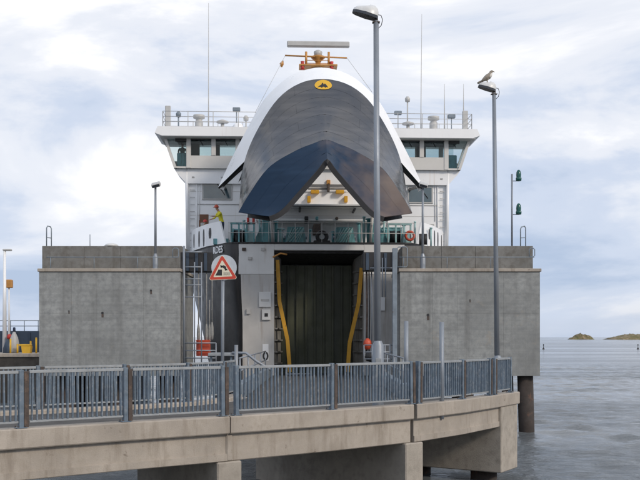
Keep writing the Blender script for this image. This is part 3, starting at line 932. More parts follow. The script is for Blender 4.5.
# recess walls, ramp arms, inner door with ribs
for sx, xx in ((-1, OX0), (1, OX1)):
    xi = xx - sx * 0.36
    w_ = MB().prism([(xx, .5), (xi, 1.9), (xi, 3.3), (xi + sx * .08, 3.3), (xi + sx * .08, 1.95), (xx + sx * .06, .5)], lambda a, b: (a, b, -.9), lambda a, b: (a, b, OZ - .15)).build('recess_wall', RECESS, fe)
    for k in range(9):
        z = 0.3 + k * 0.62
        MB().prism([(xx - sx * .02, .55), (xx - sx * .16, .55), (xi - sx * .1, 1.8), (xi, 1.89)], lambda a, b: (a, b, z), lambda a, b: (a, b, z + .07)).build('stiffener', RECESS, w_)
for sx, pts in ((-1, [(277.5, 260), (279.5, 302), (287.5, 340), (290, 372)]), (1, [(361.5, 268), (358.5, 303), (349.5, 343), (347.5, 372)])):
    P = [L(x, y, 0.55) for x, y in pts]
    m = MB()
    w2 = 0.10
    for a, b in zip(P, P[1:]):
        d = (b - a).normalized(); nn = Vector((d.z, 0, -d.x))
        c = [a + nn * w2, a - nn * w2, b - nn * w2, b + nn * w2]
        m.add([p + Vector((0, dy, 0)) for dy in (-0.09, 0.09) for p in c], [(0, 1, 2, 3), (7, 6, 5, 4), (0, 4, 5, 1), (1, 5, 6, 2), (2, 6, 7, 3), (3, 7, 4, 0)])
    m.build('ramp_arm', YELL, fe)
MB().box(OX0, OX1, -0.4, 3.3, -1.0, -0.35).build('car_deck', ASPH, fe)
dr = MB().box(OX0 + 0.38, OX1 - 0.38, 3.0, 3.2, -0.3, OZ - 0.56).build('inner_door', DGREEN, fe)
for k in range(8):
    x = OX0 + 0.75 + k * 0.5
    MB().box(x - 0.05, x + 0.05, 2.88, 2.998, -0.3, OZ - 0.57, 0.01).build('door_rib', DGREEN, dr)
# fittings on the bow panels
for (x0, y0, x1, y1, dy, m_) in ((259, 292, 271, 307, 0.10, WHITE2), (262, 309.5, 270.5, 320, 0.12, WHITE2), (262.5, 344, 268.5, 361, 0.02, WHITE), (246.5, 309, 250.5, 314, 0.12, GREYW)):
    a = L(x0, y1, 0); b = L(x1, y0, 0)
    MB().box(a.x, b.x, -dy, 0.0, a.z, b.z, 0.01).build('wall_cabinet' if dy > .05 else 'mark_plate', m_, fe)
a = L(265, 300, 0); MB().box(a.x - .2, a.x + .22, -0.115, -0.1, a.z - 0.07, a.z + 0.05).build('cabinet_slot', GREYW, fe)
a = L(266.3, 315, 0); MB().box(a.x - .09, a.x + .09, -0.13, -0.12, a.z - 0.09, a.z + 0.09).build('indicator', SIGNB, fe)
a = L(382, 304, 0); MB().box(a.x - .14, a.x + .14, -0.15, 0, a.z - .35, a.z + .35, .01).build('wall_cabinet', WHITE, fe)
me = text_mesh('0', 0.62, 0.006); me.materials.append(SIGNB)
o = link('lettering', me, fe); o.location = L(265.6, 356.5, -0.03); o.rotation_euler = (R(90), 0, 0)
for px, py in ((244, 249), (263, 249), (250, 258)):
    p = L(px, py, -0.02); MB().box(p.x - .1, p.x + .1, -0.09, 0.0, p.z - .1, p.z + .06, .01).build('fairlead_bracket', RUST if px < 250 else GREYW, fe)
p = L(278.5, 254.5, -.1); MB().tube([(p.x - .3, -0.1, p.z - .15), (p.x + .1, -0.1, p.z + .06), (p.x + .45, -0.1, p.z + .0)], 0.045, 8).build('door_latch', ORNG, fe)
# rust-streaked joint rim around the door
# hull lettering
def hullpt(s, z, sx=-1):       # s metres aft of the shoulder corner, on the hull side
    a = Vector((sx * 5.15, 0.55)); b = Vector((sx * 6.2, 2.4))
    d = (b - a).normalized()
    k = 1 - (DKZ - z) * 0.05
    p = a + d * s
    return Vector((p.x, p.y, z)), d
me = text_mesh('RDES', 0.52, 0.01); me.materials.append(WHITE)
o = link('lettering', me, fe)
p, d = hullpt(0.78, 6.43)
o.location = (p.x - 0.03 + 0.06, p.y - 0.03, p.z)
# face outward: x axis runs from aft to bow, z up
xa = Vector((-d.x, -d.y, 0)); za = Vector((0.06, -0.03, 1)).normalized(); ya = xa.cross(za) * -1
o.matrix_local = Matrix.Translation(Vector((p.x + 0.0, p.y, p.z)) + Vector((xa.y, -xa.x, 0)) * 0.03) @ Matrix(((xa.x, 0, xa.y, 0), (xa.y, 0, -xa.x, 0), (0, 1, 0, 0), (0, 0, 0, 1)))
# bulwarks with slots
for sx in (-1, 1):
    a = Vector((sx * 5.05, 0.62)); b = Vector((sx * 6.18, 2.45)); c = Vector((sx * 7.0, 4.5)); d_ = Vector((sx * 7.45, 5.9))
    segs = [(a, b), (b, c), (c, d_)]
    bw = MB()
    zt = 7.98
    for k, (p0, p1) in enumerate(segs):
        t = (p1 - p0).normalized(); n = Vector((t.y, -t.x)) * (1 if sx < 0 else -1)
        q0 = p0 + t * (0.62 if k == 0 else 0)
        poly = [(p0, DKZ + 0.05), (p1, DKZ + 0.05), (p1, zt), (q0, zt)]
        bw.add([(p.x + n.x * e, p.y + n.y * e, z) for e in (0.0, -0.09) for p, z in poly], [(0, 1, 2, 3), (7, 6, 5, 4), (0, 4, 5, 1), (1, 5, 6, 2), (2, 6, 7, 3), (3, 7, 4, 0)])
    bo = bw.build('bulwark', WHITE, fe)
    for (p0, p1), ts, w_, z0, z1 in ((segs[0], 1.75, 0.16, 7.15, 7.72), (segs[1], 0.55, 0.15, 6.8, 7.75), (segs[1], 1.45, 0.15, 6.85, 7.75), (segs[2], 0.35, 0.14, 6.9, 7.7)):
        t = (p1 - p0).normalized(); n = Vector((t.y, -t.x)) * (1 if sx < 0 else -1)
        c_ = p0 + t * ts
        M = Matrix(((t.x, n.x, 0, c_.x), (t.y, n.y, 0, c_.y), (0, 0, 1, 0), (0, 0, 0, 1)))
        ov = [(w_ * math.cos(q_), (z0 + z1) / 2 + max(-1, min(1, 1.25 * math.sin(q_))) * (z1 - z0) / 2) for q_ in [2 * math.pi * k / 16 for k in range(16)]]
        MB().prism(ov, lambda u, z: M @ Vector((u, 0.012, z)), lambda u, z: M @ Vector((u, -0.1, z))).build('mooring_slot', SIGNB, bo)
# deckhouse
HY = 5.6
HZ = 11.58
dh = MB()
dh.prism([(-7.55, DKZ + 0.03), (7.55, DKZ + 0.03), (7.72, HZ), (-7.72, HZ)], lambda a, b: (a, HY, b), lambda a, b: (a, 34, b))
dho = dh.build('deckhouse', WHITE, fe)
for z in (8.9, 10.3):
    MB().box(-7.5, 7.5, HY - 0.012, HY + .05, z - 0.012, z + 0.012).build('weld_seam', SILL, dho)
for sx in (-1, 1):
    MB().tube([(sx * 7.62, HY - 0.12, DKZ + 0.05), (sx * 7.7, HY - 0.12, HZ + 0.1)], 0.10, 10).build('corner_pipe', WHITE, fe)
for (x0, x1, y0, y1) in ((203.5, 231, 184, 198.5), (409, 431.5, 188, 202)):
    a = L(x0, y1, HY); b = L(x1, y0, HY)
    f_ = MB()
    f_.box(a.x - .09, b.x + .09, HY - 0.05, HY + .02, a.z - .09, b.z + .09, 0.02)
    fo = f_.build('window', GREYL, dho)
    MB().box(a.x, b.x, HY - 0.056, HY - 0.045, a.z, b.z).build('pane', TGLASS, fo)
    m_ = (a.x + b.x) / 2
    MB().tube([(m_, HY - .08, b.z), (m_ + .45, HY - .08, a.z + .2)], 0.02, 5).build('wiper', SIGNB, fo)
# brown door behind the left bulwark
a = L(199, 241, HY); b = L(208.5, 214.5, HY)
od = MB().box(a.x, b.x, HY - .04, HY + .02, DKZ + .06, b.z, .01).build('deck_door', mat('brown_door', (0.16, 0.07, 0.035), 0.6), dho)
MB().box(b.x - .12, b.x - .06, HY - .09, HY - .04, 7.7, 7.8).build('handle', STEEL, od)
# pipes, conduits, lamps and a ladder on the deckhouse front
for sx in (-1, 1):
    for x_, z0_, z1_, rr_ in ((7.1, DKZ + .05, HZ - .1, .035), (6.95, 8.6, HZ - .1, .02), (4.15, DKZ + .05, 10.4, .05)):
        MB().tube([(sx * x_, HY - rr_ - .01, z0_), (sx * x_, HY - rr_ - .01, z1_)], rr_, 6).build('wall_pipe', WHITE, dho)
    MB().tube([(sx * 4.15, HY - .03, 9.55), (sx * 7.1, HY - .03, 9.55)], .022, 6).build('wall_pipe', GREYL, dho)
    for x_ in (5.6, 7.3):
        MB().box(sx * x_ - .11, sx * x_ + .11, HY - .2, HY, 11.0, 11.16, .03).build('wall_lamp', GREYL, dho)
    MB().box(sx * 6.75 - .14, sx * 6.75 + .14, HY - .1, HY, 8.0, 8.45, .02).build('junction_box', GREYL, dho)
    for k in range(10):
        MB().tube([(sx * 7.36 - .14, HY - .1, 7.0 + k * .42), (sx * 7.36 + .14, HY - .1, 7.0 + k * .42)], .016, 5).build('ladder_rung', GREYL, dho)
# ledges and gear on the wall seen under the visor
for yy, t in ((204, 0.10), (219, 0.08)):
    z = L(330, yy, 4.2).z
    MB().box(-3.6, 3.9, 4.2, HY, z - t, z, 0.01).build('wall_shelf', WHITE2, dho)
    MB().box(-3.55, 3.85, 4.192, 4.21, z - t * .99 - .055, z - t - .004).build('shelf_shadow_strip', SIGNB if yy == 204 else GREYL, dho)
for (px, py, w_, h_, m_) in ((315, 191.5, .48, .2, YELL), (340, 191.5, .48, .2, YELL), (309, 199, .2, .36, YELL), (346, 199, .2, .36, YELL), (328.5, 187, .15, .5, RUST), (328.5, 182, .22, .26, ORNG), (300, 207.5, .12, .12, SIGNB), (355, 208.5, .12, .12, SIGNB), (306.5, 218, .22, .22, SIGNB), (317, 218, .16, .2, TEAL), (337, 218, .16, .16, RUST), (317, 228, .4, .5, RUST)):
    p = L(px, py, HY - .35 if py < 203 else 4.0)
    y0 = HY - .35 if py < 203 else 4.05
    MB().box(p.x - w_ / 2, p.x + w_ / 2, y0, HY, p.z - h_ / 2, p.z + h_ / 2, 0.02).build('deck_fitting', m_, dho)
a = L(308, 189, HY - .2); b = L(349, 189, HY - .2)
MB().tube([(a.x, HY - .2, a.z), (b.x, HY - .2, b.z)], 0.04, 8).build('lock_bar', SIGNB, dho)
# ------- bridge
by0, by1 = 4.9, 7.1
zs, zw0, zw1, zr = HZ, 12.32, 13.32, 13.86
bd = MB()
prof = [(-7.70, zs - 0.85), (-8.25, zs - 0.25), (-8.40, zs + 0.0), (8.40, zs + 0.0), (8.25, zs - 0.25), (7.70, zs - 0.85)]
bd.prism(prof, lambda a, b: (a, by0 + 0.5, b), lambda a, b: (a, by1, b))
bo = bd.build('bridge_floor', WHITE, fe)
def slab(x0, x1, xx0, xx1, z0, z1, y0, y1, nm, m_, par):
    return MB().prism([(x0, z0), (x1, z0), (xx1, z1), (xx0, z1)], lambda a, b: (a, y0, b), lambda a, b: (a, y1, b)).build(nm, m_, par)
def ex(z): return 8.40 + (z - zs) * 0.34
slab(-7.5, 7.5, -7.5, 7.5, zs + .003, zw0, by0 + .30, by0 + .42, 'sill_wall', SILL, bo)
slab(-ex(zs), ex(zs), -ex(zw0), ex(zw0), zs + .003, zw0, by1 - .12, by1, 'sill_wall', SILL, bo)
for sx in (-1, 1):    # deep wing windows reach below the sill: low sill plinth only
    a0, a1 = sorted((sx * 7.5, sx * ex(zs))); b0, b1 = sorted((sx * 7.5, sx * ex(zs + .1)))
    slab(a0, a1, b0, b1, zs + .003, zs + .10, by0 + .30, by0 + .42, 'sill_wall', SILL, bo)
    # end wall with window opening
    for z0, z1 in ((zs + .003, zs + .35), (zw1 - .12, zw1)):
        slab(sx * ex(z0), sx * (ex(z0) - .08), sx * ex(z1), sx * (ex(z1) - .08), z0, z1, by0 + .42, by1 - .12, 'end_wall', SILL, bo)
    for yy in (by0 + .42, by1 - .34):
        slab(sx * ex(zs), sx * (ex(zs) - .08), sx * ex(zw1), sx * (ex(zw1) - .08), zs, zw1, yy, yy + .2, 'window_post', SILL, bo)
    slab(sx * (ex(zs) + .0), sx * (ex(zs) - .17), sx * ex(zw1), sx * (ex(zw1) - .17), zs + .003, zw1, by0 + .24, by0 + .418, 'window_post', SILL, bo)
pil = [7.55, 6.1, 4.7, 3.3, 1.95, 0.65]
for sx in (-1, 1):
    for k, x in enumerate(pil):
        for y0, y1 in ((by0 + .26, by0 + .46), (by1 - .16, by1 + .04)):
            MB().box(sx * x - .13, sx * x + .13, y0, y1, zs + .004 if k == 0 else zw0 + .002, zw1, .015).build('window_post', SILL, bo)
    edges = [ex(zw0) - .2] + pil
    for k in range(len(pil)):
        x0, x1 = edges[k + 1] + .13, (edges[k] - .13)
        xa, xb = sorted((sx * x0, sx * x1))
        zz = zs + .10 if k == 0 else zw0
        if k == 0:
            MB().prism([(sx * x0, zz), (sx * (ex(zz) - .17), zz), (sx * (ex(zw1) - .17), zw1), (sx * x0, zw1)], lambda a, b: (a, by0 + .35, b), lambda a, b: (a, by0 + .358, b)).build('pane', GLASS, bo)
        else:
            MB().box(xa, xb, by0 + .35, by0 + .358, zz, zw1).build('pane', GLASS, bo)
        MB().box(xa, xb, by0 + .22, by0 + .29, zw1 - .10 if k else zw1 - .2, zw1, .0).build('window_head', SIGNB, bo)
        # wiper
        MB().tube([((xa + xb) / 2 - .1, by0 + .24, zw1 - .02), ((xa + xb) / 2 + .12, by0 + .30, zw1 - .42)], 0.018, 5).build('wiper', SIGNB, bo)
        if k > 0:
            MB().box(xa - .14, xa + .12 + .24 * (k % 2), by1 - .30, by1 - .2, zw0 - .2, zw1 - .02).build('bulkhead', INTR, bo)
        MB().box(xa, xb, by1 - .06, by1 - .052, zw0, zw1).build('pane', GLASS, bo)
MB().box(-.7, .7, by0 + .35, by0 + .358, zw0, zw1).build('pane', GLASS, bo)
MB().box(-8.3, 8.3, by0 + .6, by1 - .35, zw1 - .06, zw1 - .02).build('ceiling', INTR, bo)
for sx, px in ((-1, 182.5), (1, 451)):
    p = L(px, 160, by0 + 1.0)
    MB().box(p.x - .28, p.x + .28, by0 + .6, by0 + 1.1, zs + .004, zs + .95, .04).build('wing_console', TEAL, bo)
# roof
rf = MB()
rf.prism([(-9.0, zw1 + .003), (9.0, zw1 + .003), (9.42, zw1 + .16), (9.25, zr), (-9.25, zr), (-9.42, zw1 + .16)], lambda a, b: (a, by0 - .35, b), lambda a, b: (a, by1 + .5, b))
rfo = rf.build('bridge_roof', WHITE, fe)
MB().box(-9.15, 9.15, by0 - .30, by1 + .4, zw1 - .03, zw1 - .0).build('roof_soffit', SILL, rfo)
# roof railing
def rr(pts):
    m = MB()
    for a, b in zip(pts, pts[1:]):
        a = Vector(a); b = Vector(b)
        n = max(1, round((b - a).length / 1.45))
        for k in range(n + 1):
            p = a.lerp(b, k / n)
            m.tube([(p.x, p.y, zr - .01), (p.x, p.y, zr + .95)], 0.022, 5)
        for z in (zr + .35, zr + .65, zr + .95):
            m.tube([(a.x, a.y, z), (b.x, b.y, z)], 0.018, 5)
    return m
for pts in ([(-9.0, by1 + .2), (-9.0, by0)], [(-9.0, by0), (-3.2, by0)], [(3.2, by0), (9.0, by0)], [(9.0, by0), (9.0, by1 + .2)], [(-9.0, by1 + .25), (9.0, by1 + .25)]):
    rr([(a, b, 0) for a, b in pts]).build('roof_rail', GREYL, rfo)
# roof equipment
def eq(px, py, m_, kind, ly=by0 + 1.0, **k):
    p = L(px, py, ly)
    m = MB()
    if kind == 'whip':
        m.tube([(p.x, ly, zr), (p.x, ly, zr + 1.6), (p.x + k.get('lean', 0), ly, p.z)], [0.05, 0.028, 0.012], 6); nm = 'whip_antenna'
    elif kind == 'flood':
        m.tube([(p.x, ly, zr), (p.x, ly, p.z)], 0.03, 6)
        m.box(p.x - .22, p.x + .22, ly - .12, ly + .12, p.z - .02, p.z + .2, .03); nm = 'deck_light'
    elif kind == 'drum':
        m.lathe([(0, 0), (.22, 0), (.24, .1), (.24, .55), (.18, .62), (.2, .7), (.34, .75), (.34, .92), (0, .98)], (p.x, ly, zr), 14); nm = 'life_raft_drum'
    elif kind == 'dome':
        m.lathe([(.3, 0), (.34, .15), (.3, .38), (.18, .5), (0, .55)], (p.x, ly, zr), 14); nm = 'satellite_dome'
    elif kind == 'post':
        m.tube([(p.x, ly, zr), (p.x, ly, p.z)], 0.045, 6)
        m.lathe([(0, 0), (.14, .02), (.16, .2), (.08, .32), (0, .33)], (p.x, ly, p.z - .3), 10); nm = 'signal_horn'
    elif kind == 'box':
        m.box(p.x - .16, p.x + .16, ly - .12, ly + .12, zr, p.z, .03); nm = 'antenna_box'
    elif kind == 'vent':
        m.tube([(p.x, ly, zr), (p.x, ly, zr + .55)], .1, 8)
        m.lathe([(0, .5), (.36, .55), (.36, .62), (.1, .72), (0, .72)], (p.x, ly, zr), 14); nm = 'mushroom_vent'
    return m.build(nm, m_, rfo)
eq(208.5, 3, GREYL, 'whip'); eq(421, 14, GREYL, 'whip', lean=0.05); eq(444.5, 84, GREYL, 'whip'); eq(463.5, 84, GREYL, 'whip'); eq(407.5, 97, GREYL, 'post')
eq(236.5, 111, STEEL, 'flood'); eq(398, 114.5, STEEL, 'flood'); eq(222.5, 121, GREYL, 'vent'); eq(408, 126, GREYL, 'vent'); eq(433.5, 118, GREYL, 'drum', ly=by0 + .6)
eq(178.5, 112, STEEL, 'post'); eq(199, 114, GREYL, 'drum', ly=by0 + .8); eq(168, 106, GREYL, 'box'); eq(451.5, 118, STEEL, 'flood'); eq(465, 111, GREYL, 'box'); eq(238, 124, WHITE, 'dome'); eq(246, 116, GREYL, 'post')
# ------- radar mast
my = 6.6
rmz = L(318, 68, my).z
mast = thing_part = link('radar_mast', None, fe)
bpy.data.objects.remove(mast)
mm = MB()
c = L(318, 60, my)
mm.tube([(c.x, my + .1, zr), (c.x, my + .1, rmz)], [0.55, 0.4], 12)
mo = mm.build('radar_mast', WHITE, fe)
pl = MB()
def mp_(px, py): return L(px, py, my)
a, b = mp_(299, 67), mp_(337, 67)
pl.box(a.x, b.x, my - .5, my + .5, a.z - .05, a.z + .05, .02)
pl.prism([(mp_(301, 67).x, a.z), (mp_(335, 67).x, a.z), (mp_(327, 62).x, mp_(0, 62).z), (mp_(311, 62).x, mp_(0, 62).z)], lambda u, v: (u, my - .3, v), lambda u, v: (u, my + .3, v))
pl.lathe([(.14, mp_(0, 63).z), (.16, mp_(0, 58).z), (.42, mp_(0, 54).z), (.42, mp_(0, 53).z), (0, mp_(0, 53).z)], (c.x, my, 0), 14)
pl.build('platform', ORNG, mo)
fr_ = MB()
for px in (306, 328.5):
    fr_.tube([(mp_(px, 68).x, my - .3, a.z), (mp_(px, 48.5).x, my - .3, mp_(0, 49.5).z)], .07, 8)
fr_.tube([(mp_(285, 0).x, my - .3, mp_(0, 53.5).z), (mp_(346.5, 0).x, my - .3, mp_(0, 55.2).z)], .05, 8)
for yy in (58, 61):
    fr_.tube([(mp_(306, 0).x, my - .3, mp_(0, yy).z), (mp_(328, 0).x, my - .3, mp_(0, yy).z)], .02, 6)
fr_.build('mast_frame', ORNG, mo)
g_ = MB().lathe([(.16, mp_(0, 53).z), (.24, mp_(0, 51).z), (.26, mp_(0, 48).z), (.12, mp_(0, 46.4).z), (0, mp_(0, 46.4).z)], (c.x, my, 0), 14).build('radar_gearbox', GREYL, mo)
sa, sb = mp_(287, 46.8), mp_(349.5, 42.2)
MB().box(sa.x, sb.x, my - .17, my + .17, sa.z, sb.z, .05).build('radar_scanner', GREYL, mo)
bl_ = MB().lathe([(0, sb.z), (.05, sb.z), (.05, mp_(0, 41).z), (.11, mp_(0, 40.5).z), (.12, mp_(0, 38.8).z), (0, mp_(0, 37.8).z)], (mp_(316, 0).x, my + .3, 0), 12).build('beacon_light', REDO, mo)
for px in (302.4, 331.3):
    MB().lathe([(0, mp_(0, 67.6).z), (.13, mp_(0, 67.6).z), (.10, mp_(0, 65.5).z), (.13, mp_(0, 63.5).z), (.1, mp_(0, 61).z), (.12, mp_(0, 59.6).z), (0, mp_(0, 59.4).z)], (mp_(px, 0).x, my - .35, 0), 10).build('navigation_light', RED, mo)
wr = MB()
wr2 = MB()
wr.tube([(mp_(285, 0).x, my - .3, mp_(0, 54).z), tuple(L(255, 113, 5.2))], .012, 5)
wr2.tube([(mp_(346.5, 0).x, my - .3, mp_(0, 55).z), tuple(L(372, 92, 5.2))], .012, 5)
wr.build('stay_wire', GREYL, mo); wr2.build('stay_wire', GREYL, mo)
MB().tube([tuple(mp_(283, 60.5)), tuple(mp_(281.7, 64)), tuple(mp_(281.5, 67))], [.03, .13, .05], 8).build('hanging_float', ORNG, mo)
# ------- bow visor: outer deck arch (W), colour line (B), knuckle (K), lower edge (F)
def curve(cx, s, ly, pts, n):
    c_ = L(cx, HORY, ly)
    D = FPX / s
    out = [((h) / s, EYE + (HORY - y) / s) for h, y in pts]
    return catmull(out, n)
N = 25
sW, sB, sK, sF = FPX / 48.0, FPX / 46.0, FPX / 43.2, FPX / 42.0
cW = curve(0, sW, .5, [(0, 67.5), (17, 70.3), (34, 78), (52, 94), (62, 107), (75, 131), (89, 158), (103, 188)], N)
cB = curve(0, sB, -1.5, [(0, 79), (18, 81.5), (35, 90), (50, 105), (66, 131), (76.5, 155), (82, 178)], N)
cBw = curve(0, sB, -1.5, [(0, 79), (18, 81.5), (35, 90), (50, 105), (66, 131), (74, 149), (78.5, 162)], N)
cK = curve(0, sK, -4.3, [(0, 140.5), (14, 144.5), (31, 151.5), (57, 168), (76, 194), (87, 212.5)], N)
cF = catmull([((h) / sF, EYE + (HORY - y) / sF) for h, y in [(0, 160), (10, 171), (30, 193.5), (42, 207), (50, 213.5), (58, 216.5)]], N)
cF[1][0] = cF[1][0]
def vis(j, v, sx):
    """v 0..1 white band W->B, 1..2 flare B->K, 2..3 lower strake K->F"""
    if v <= 1:
        a, b, la, lb, k = cW[j], cBw[j], 0.5, -1.5, v
        bulge = 0
    elif v <= 2:
        a, b, la, lb, k = cB[j], cK[j], -1.5, -4.3, v - 1
        bulge = 0.30
    else:
        a, b, la, lb, k = cK[j], cF[j], -4.3, -5.5, v - 2
        bulge = 0.05
    p = a * (1 - k) + b * k
    ly = la * (1 - k) + lb * k + bulge * 4 * k * (1 - k) - 0.30 * max(0.0, min(1.0, (v - 1.35) / 0.8)) * math.exp(-abs(p[0]) / 0.55)
    return Vector((sx * p[0], ly, p[1]))
def vrow(v):
    return [vis(j, v, -1) for j in range(N - 1, 0, -1)] + [vis(j, v, 1) for j in range(N)]
band = MB().grid([vrow(k / 4) for k in range(5)])
vo = band.build('bow_visor', WHITE, fe)
MB().grid([[p + Vector((0, 0.022, -0.018)) for p in vrow(1 + k / 12)] for k in range(13)]).build('flare_backing', VDARK, vo)
def visf(t, v, off=0.0):             # t -1..1 across the arch
    jj = abs(t) * (N - 1)
    j0 = min(N - 2, int(jj)); f = jj - j0
    sx = -1 if t < 0 else 1
    return vis(j0, v, sx).lerp(vis(j0 + 1, v, sx), f) + Vector((0, -off * .75, off * .5))
rv = random.Random(11)
NS = 7
def plate_grid(t0, t1, v0, v1, nm, m_, nt=7, nv=3, gap_t=.0005, gap_v=.0010):
    a, b_, c_ = (rv.uniform(-.0010, .0010) for _ in range(3))
    rows = []
    for iv in range(nv + 1):
        v = v0 + gap_v + (v1 - v0 - 2 * gap_v) * iv / nv
        rows.append([visf(t0 + gap_t + (t1 - t0 - 2 * gap_t) * it / nt, v, a * (it / nt * 2 - 1) + b_ * (iv / nv * 2 - 1) + .012 * math.sin(math.pi * it / nt) * math.sin(math.pi * iv / nv) * (c_ / .0014)) for it in range(nt + 1)])
    MB().grid(rows).build(nm, m_, vo)
for s_ in range(NS):
    v0, v1 = 1 + s_ / NS, 1 + (s_ + 1) / NS
    cuts = [-1, -.48, .30, 1] if s_ % 2 else [-1, -.22, .55, 1]
    for t0, t1 in zip(cuts, cuts[1:]):
        plate_grid(t0, t1, v0, v1, 'flare_plate', VDARK, nt=16)
for s_ in range(3):
    v0, v1 = 2 + s_ / 3, 2 + (s_ + 1) / 3
    cuts = [-1, 0, 1] if s_ % 2 == 0 else [-1, -.55, 0, .45, 1]
    for t0, t1 in zip(cuts, cuts[1:]):
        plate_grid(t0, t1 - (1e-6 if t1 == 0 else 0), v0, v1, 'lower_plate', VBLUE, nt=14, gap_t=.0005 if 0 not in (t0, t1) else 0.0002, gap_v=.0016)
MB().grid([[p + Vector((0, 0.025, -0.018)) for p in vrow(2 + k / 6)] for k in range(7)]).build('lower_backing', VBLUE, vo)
# rim of the deck edge (thickness) and inner shell
rim0 = vrow(0)
def inset(row, d, dy):
    out = []
    for i, p in enumerate(row):
        a = row[max(0, i - 1)]; b = row[min(len(row) - 1, i + 1)]
        t = (b - a); n = Vector((t.z, 0, -t.x)).normalized()
        out.append(p + n * d + Vector((0, dy, 0)))
    return out
MB().grid([rim0, inset(rim0, 0.0, 0.18), inset(rim0, 0.30, 0.18), inset(rim0, 0.32, -0.1)], 0, False).build('rim', WHITE, vo)
f0 = vrow(3)
# black sealing lip along the V edge: runs in and back
lip = MB().grid([f0, inset(f0, 0.02, -0.04), inset(f0, 0.25, -0.02), inset(f0, 0.20, 0.30)], 0, False)
lip.build('seal_lip', FEND, vo)
inner = MB()
inner.grid([inset(f0, 0.20, 0.31)] + [[p * 0.0 + Vector((p.x * 0.9, p.y + 0.45, p.z - 0.2)) for p in vrow(v)] for v in (2.0, 1.5, 1.0, 0.4)], 0, True)
inner.build('inner_shell', FEND, vo)
# aft side edges: close plating ends with dark strip
for sx in (-1, 1):
    col = [vis(N - 1, k / 8, sx) for k in range(9)]
    MB().grid([col, [p + Vector((-sx * 0.03, 0.25, -0.06)) for p in col]], 0, False).build('edge_flange', FEND, vo)
    col = [vis(N - 1, 1.0001 + k / 8, sx) for k in range(16)]
    MB().grid([col, [p + Vector((-sx * 0.12, 0.12, 0.05)) for p in col]], 0, False).build('edge_flange', FEND, vo)
    # hinge arm to the deckhouse
    p0 = vis(N - 1, 0.15, sx) + Vector((0, 0.1, 0.1))
    p0b = vis(N - 1, 0.9, sx)
    ar = MB().tube([p0b + Vector((-sx * .1, .3, -.05)), p0 + Vector((-sx * .05, .25, -.12)), Vector((sx * 5.45, HY + .1, p0.z + .55))], 0.085, 8)
    ar.build('hinge_arm', SIGNB, vo)
    # hydraulic support column from foredeck to visor
    a = L(265, 243, -0.5)
    xs = sx * 2.95
    top = 7.45
    MB().box(xs - .22, xs + .22, 1.0, 1.5, DKZ + .05, top + 1.6, .03).build('visor_post', TEAL, fe)
    cyl = MB().tube([(xs - sx * .35, .55, DKZ + .05), (xs - sx * .25, .2, 8.3)], 0.085, 10).build('hydraulic_cylinder', GREYL, fe)
    MB().tube([(xs - sx * .25, .2, 8.3), (xs - sx * .2, -1.3, 10.0)], 0.05, 8).build('piston_rod', GALV, cyl)
    MB().prism([(xs + sx * .22, DKZ + .05), (xs + sx * .75, DKZ + .05), (xs + sx * .26, top + .3)], lambda u, v: (u, 1.1, v), lambda u, v: (u, 1.3, v)).build('post_bracket', TEAL, fe)
    # teal winch house and frames outboard
    cx_ = sx * 4.2
    hb = MB()
    for dx_ in (-.6, -.2, .22, .6):
        hb.box(cx_ + dx_ - .045, cx_ + dx_ + .045, .62, .72, DKZ + .05, DKZ + 1.12, .01)
    hb.box(cx_ - .66, cx_ + .66, .6, .74, DKZ + 1.06, DKZ + 1.15, .01)
    hbo = hb.build('winch_frame', TEALL if sx > 0 else TEAL, fe)
    MB().tube([(cx_ - .56, 1.25, DKZ + .5), (cx_ - .5, 1.25, DKZ + .5), (cx_ - .5, 1.25, DKZ + .5), (cx_ + .1, 1.25, DKZ + .5), (cx_ + .1, 1.25, DKZ + .5), (cx_ + .16, 1.25, DKZ + .5)], [.42, .42, .24, .24, .42, .42], 16, sm=False).build('winch_drum', TEAL, hbo)
    MB().tube([(cx_ - .48, 1.25, DKZ + .5), (cx_ + .08, 1.25, DKZ + .5)], .31, 14).build('wire_coil', FEND, hbo)
    MB().box(cx_ + .24, cx_ + .62, .95, 1.5, DKZ + .05, DKZ + .75, .05).build('winch_motor', TEALL, hbo)
    MB().box(cx_ - .66, cx_ - .1, 1.75, 1.95, DKZ + .05, DKZ + .95, .03).build('control_box', TEAL, hbo)
    # mooring winch with slatted guard
    wx = sx * 1.25 + (-.12 if sx < 0 else 0.02)
    z0 = DKZ + .05
    wb = MB().prism([(wx - .58, z0), (wx + .58, z0), (wx + .44, z0 + .92), (wx - .44, z0 + .92)], lambda u, v: (u, .9, v), lambda u, v: (u, 1.8, v)).build('mooring_winch', TEAL, fe)
    for k in range(7):
        x0 = wx - .5 + k * .16
        MB().tube([(max(wx - .5, x0 - .3), .87, z0 + .08), (min(wx + .42, x0 + .3), .87, z0 + .86)], .028, 5).build('guard_slat', TEALL, wb)
    MB().tube([(wx - .62, 1.35, z0 + .4), (wx + .62, 1.35, z0 + .4)], .1, 10).build('winch_shaft', STEEL, wb)
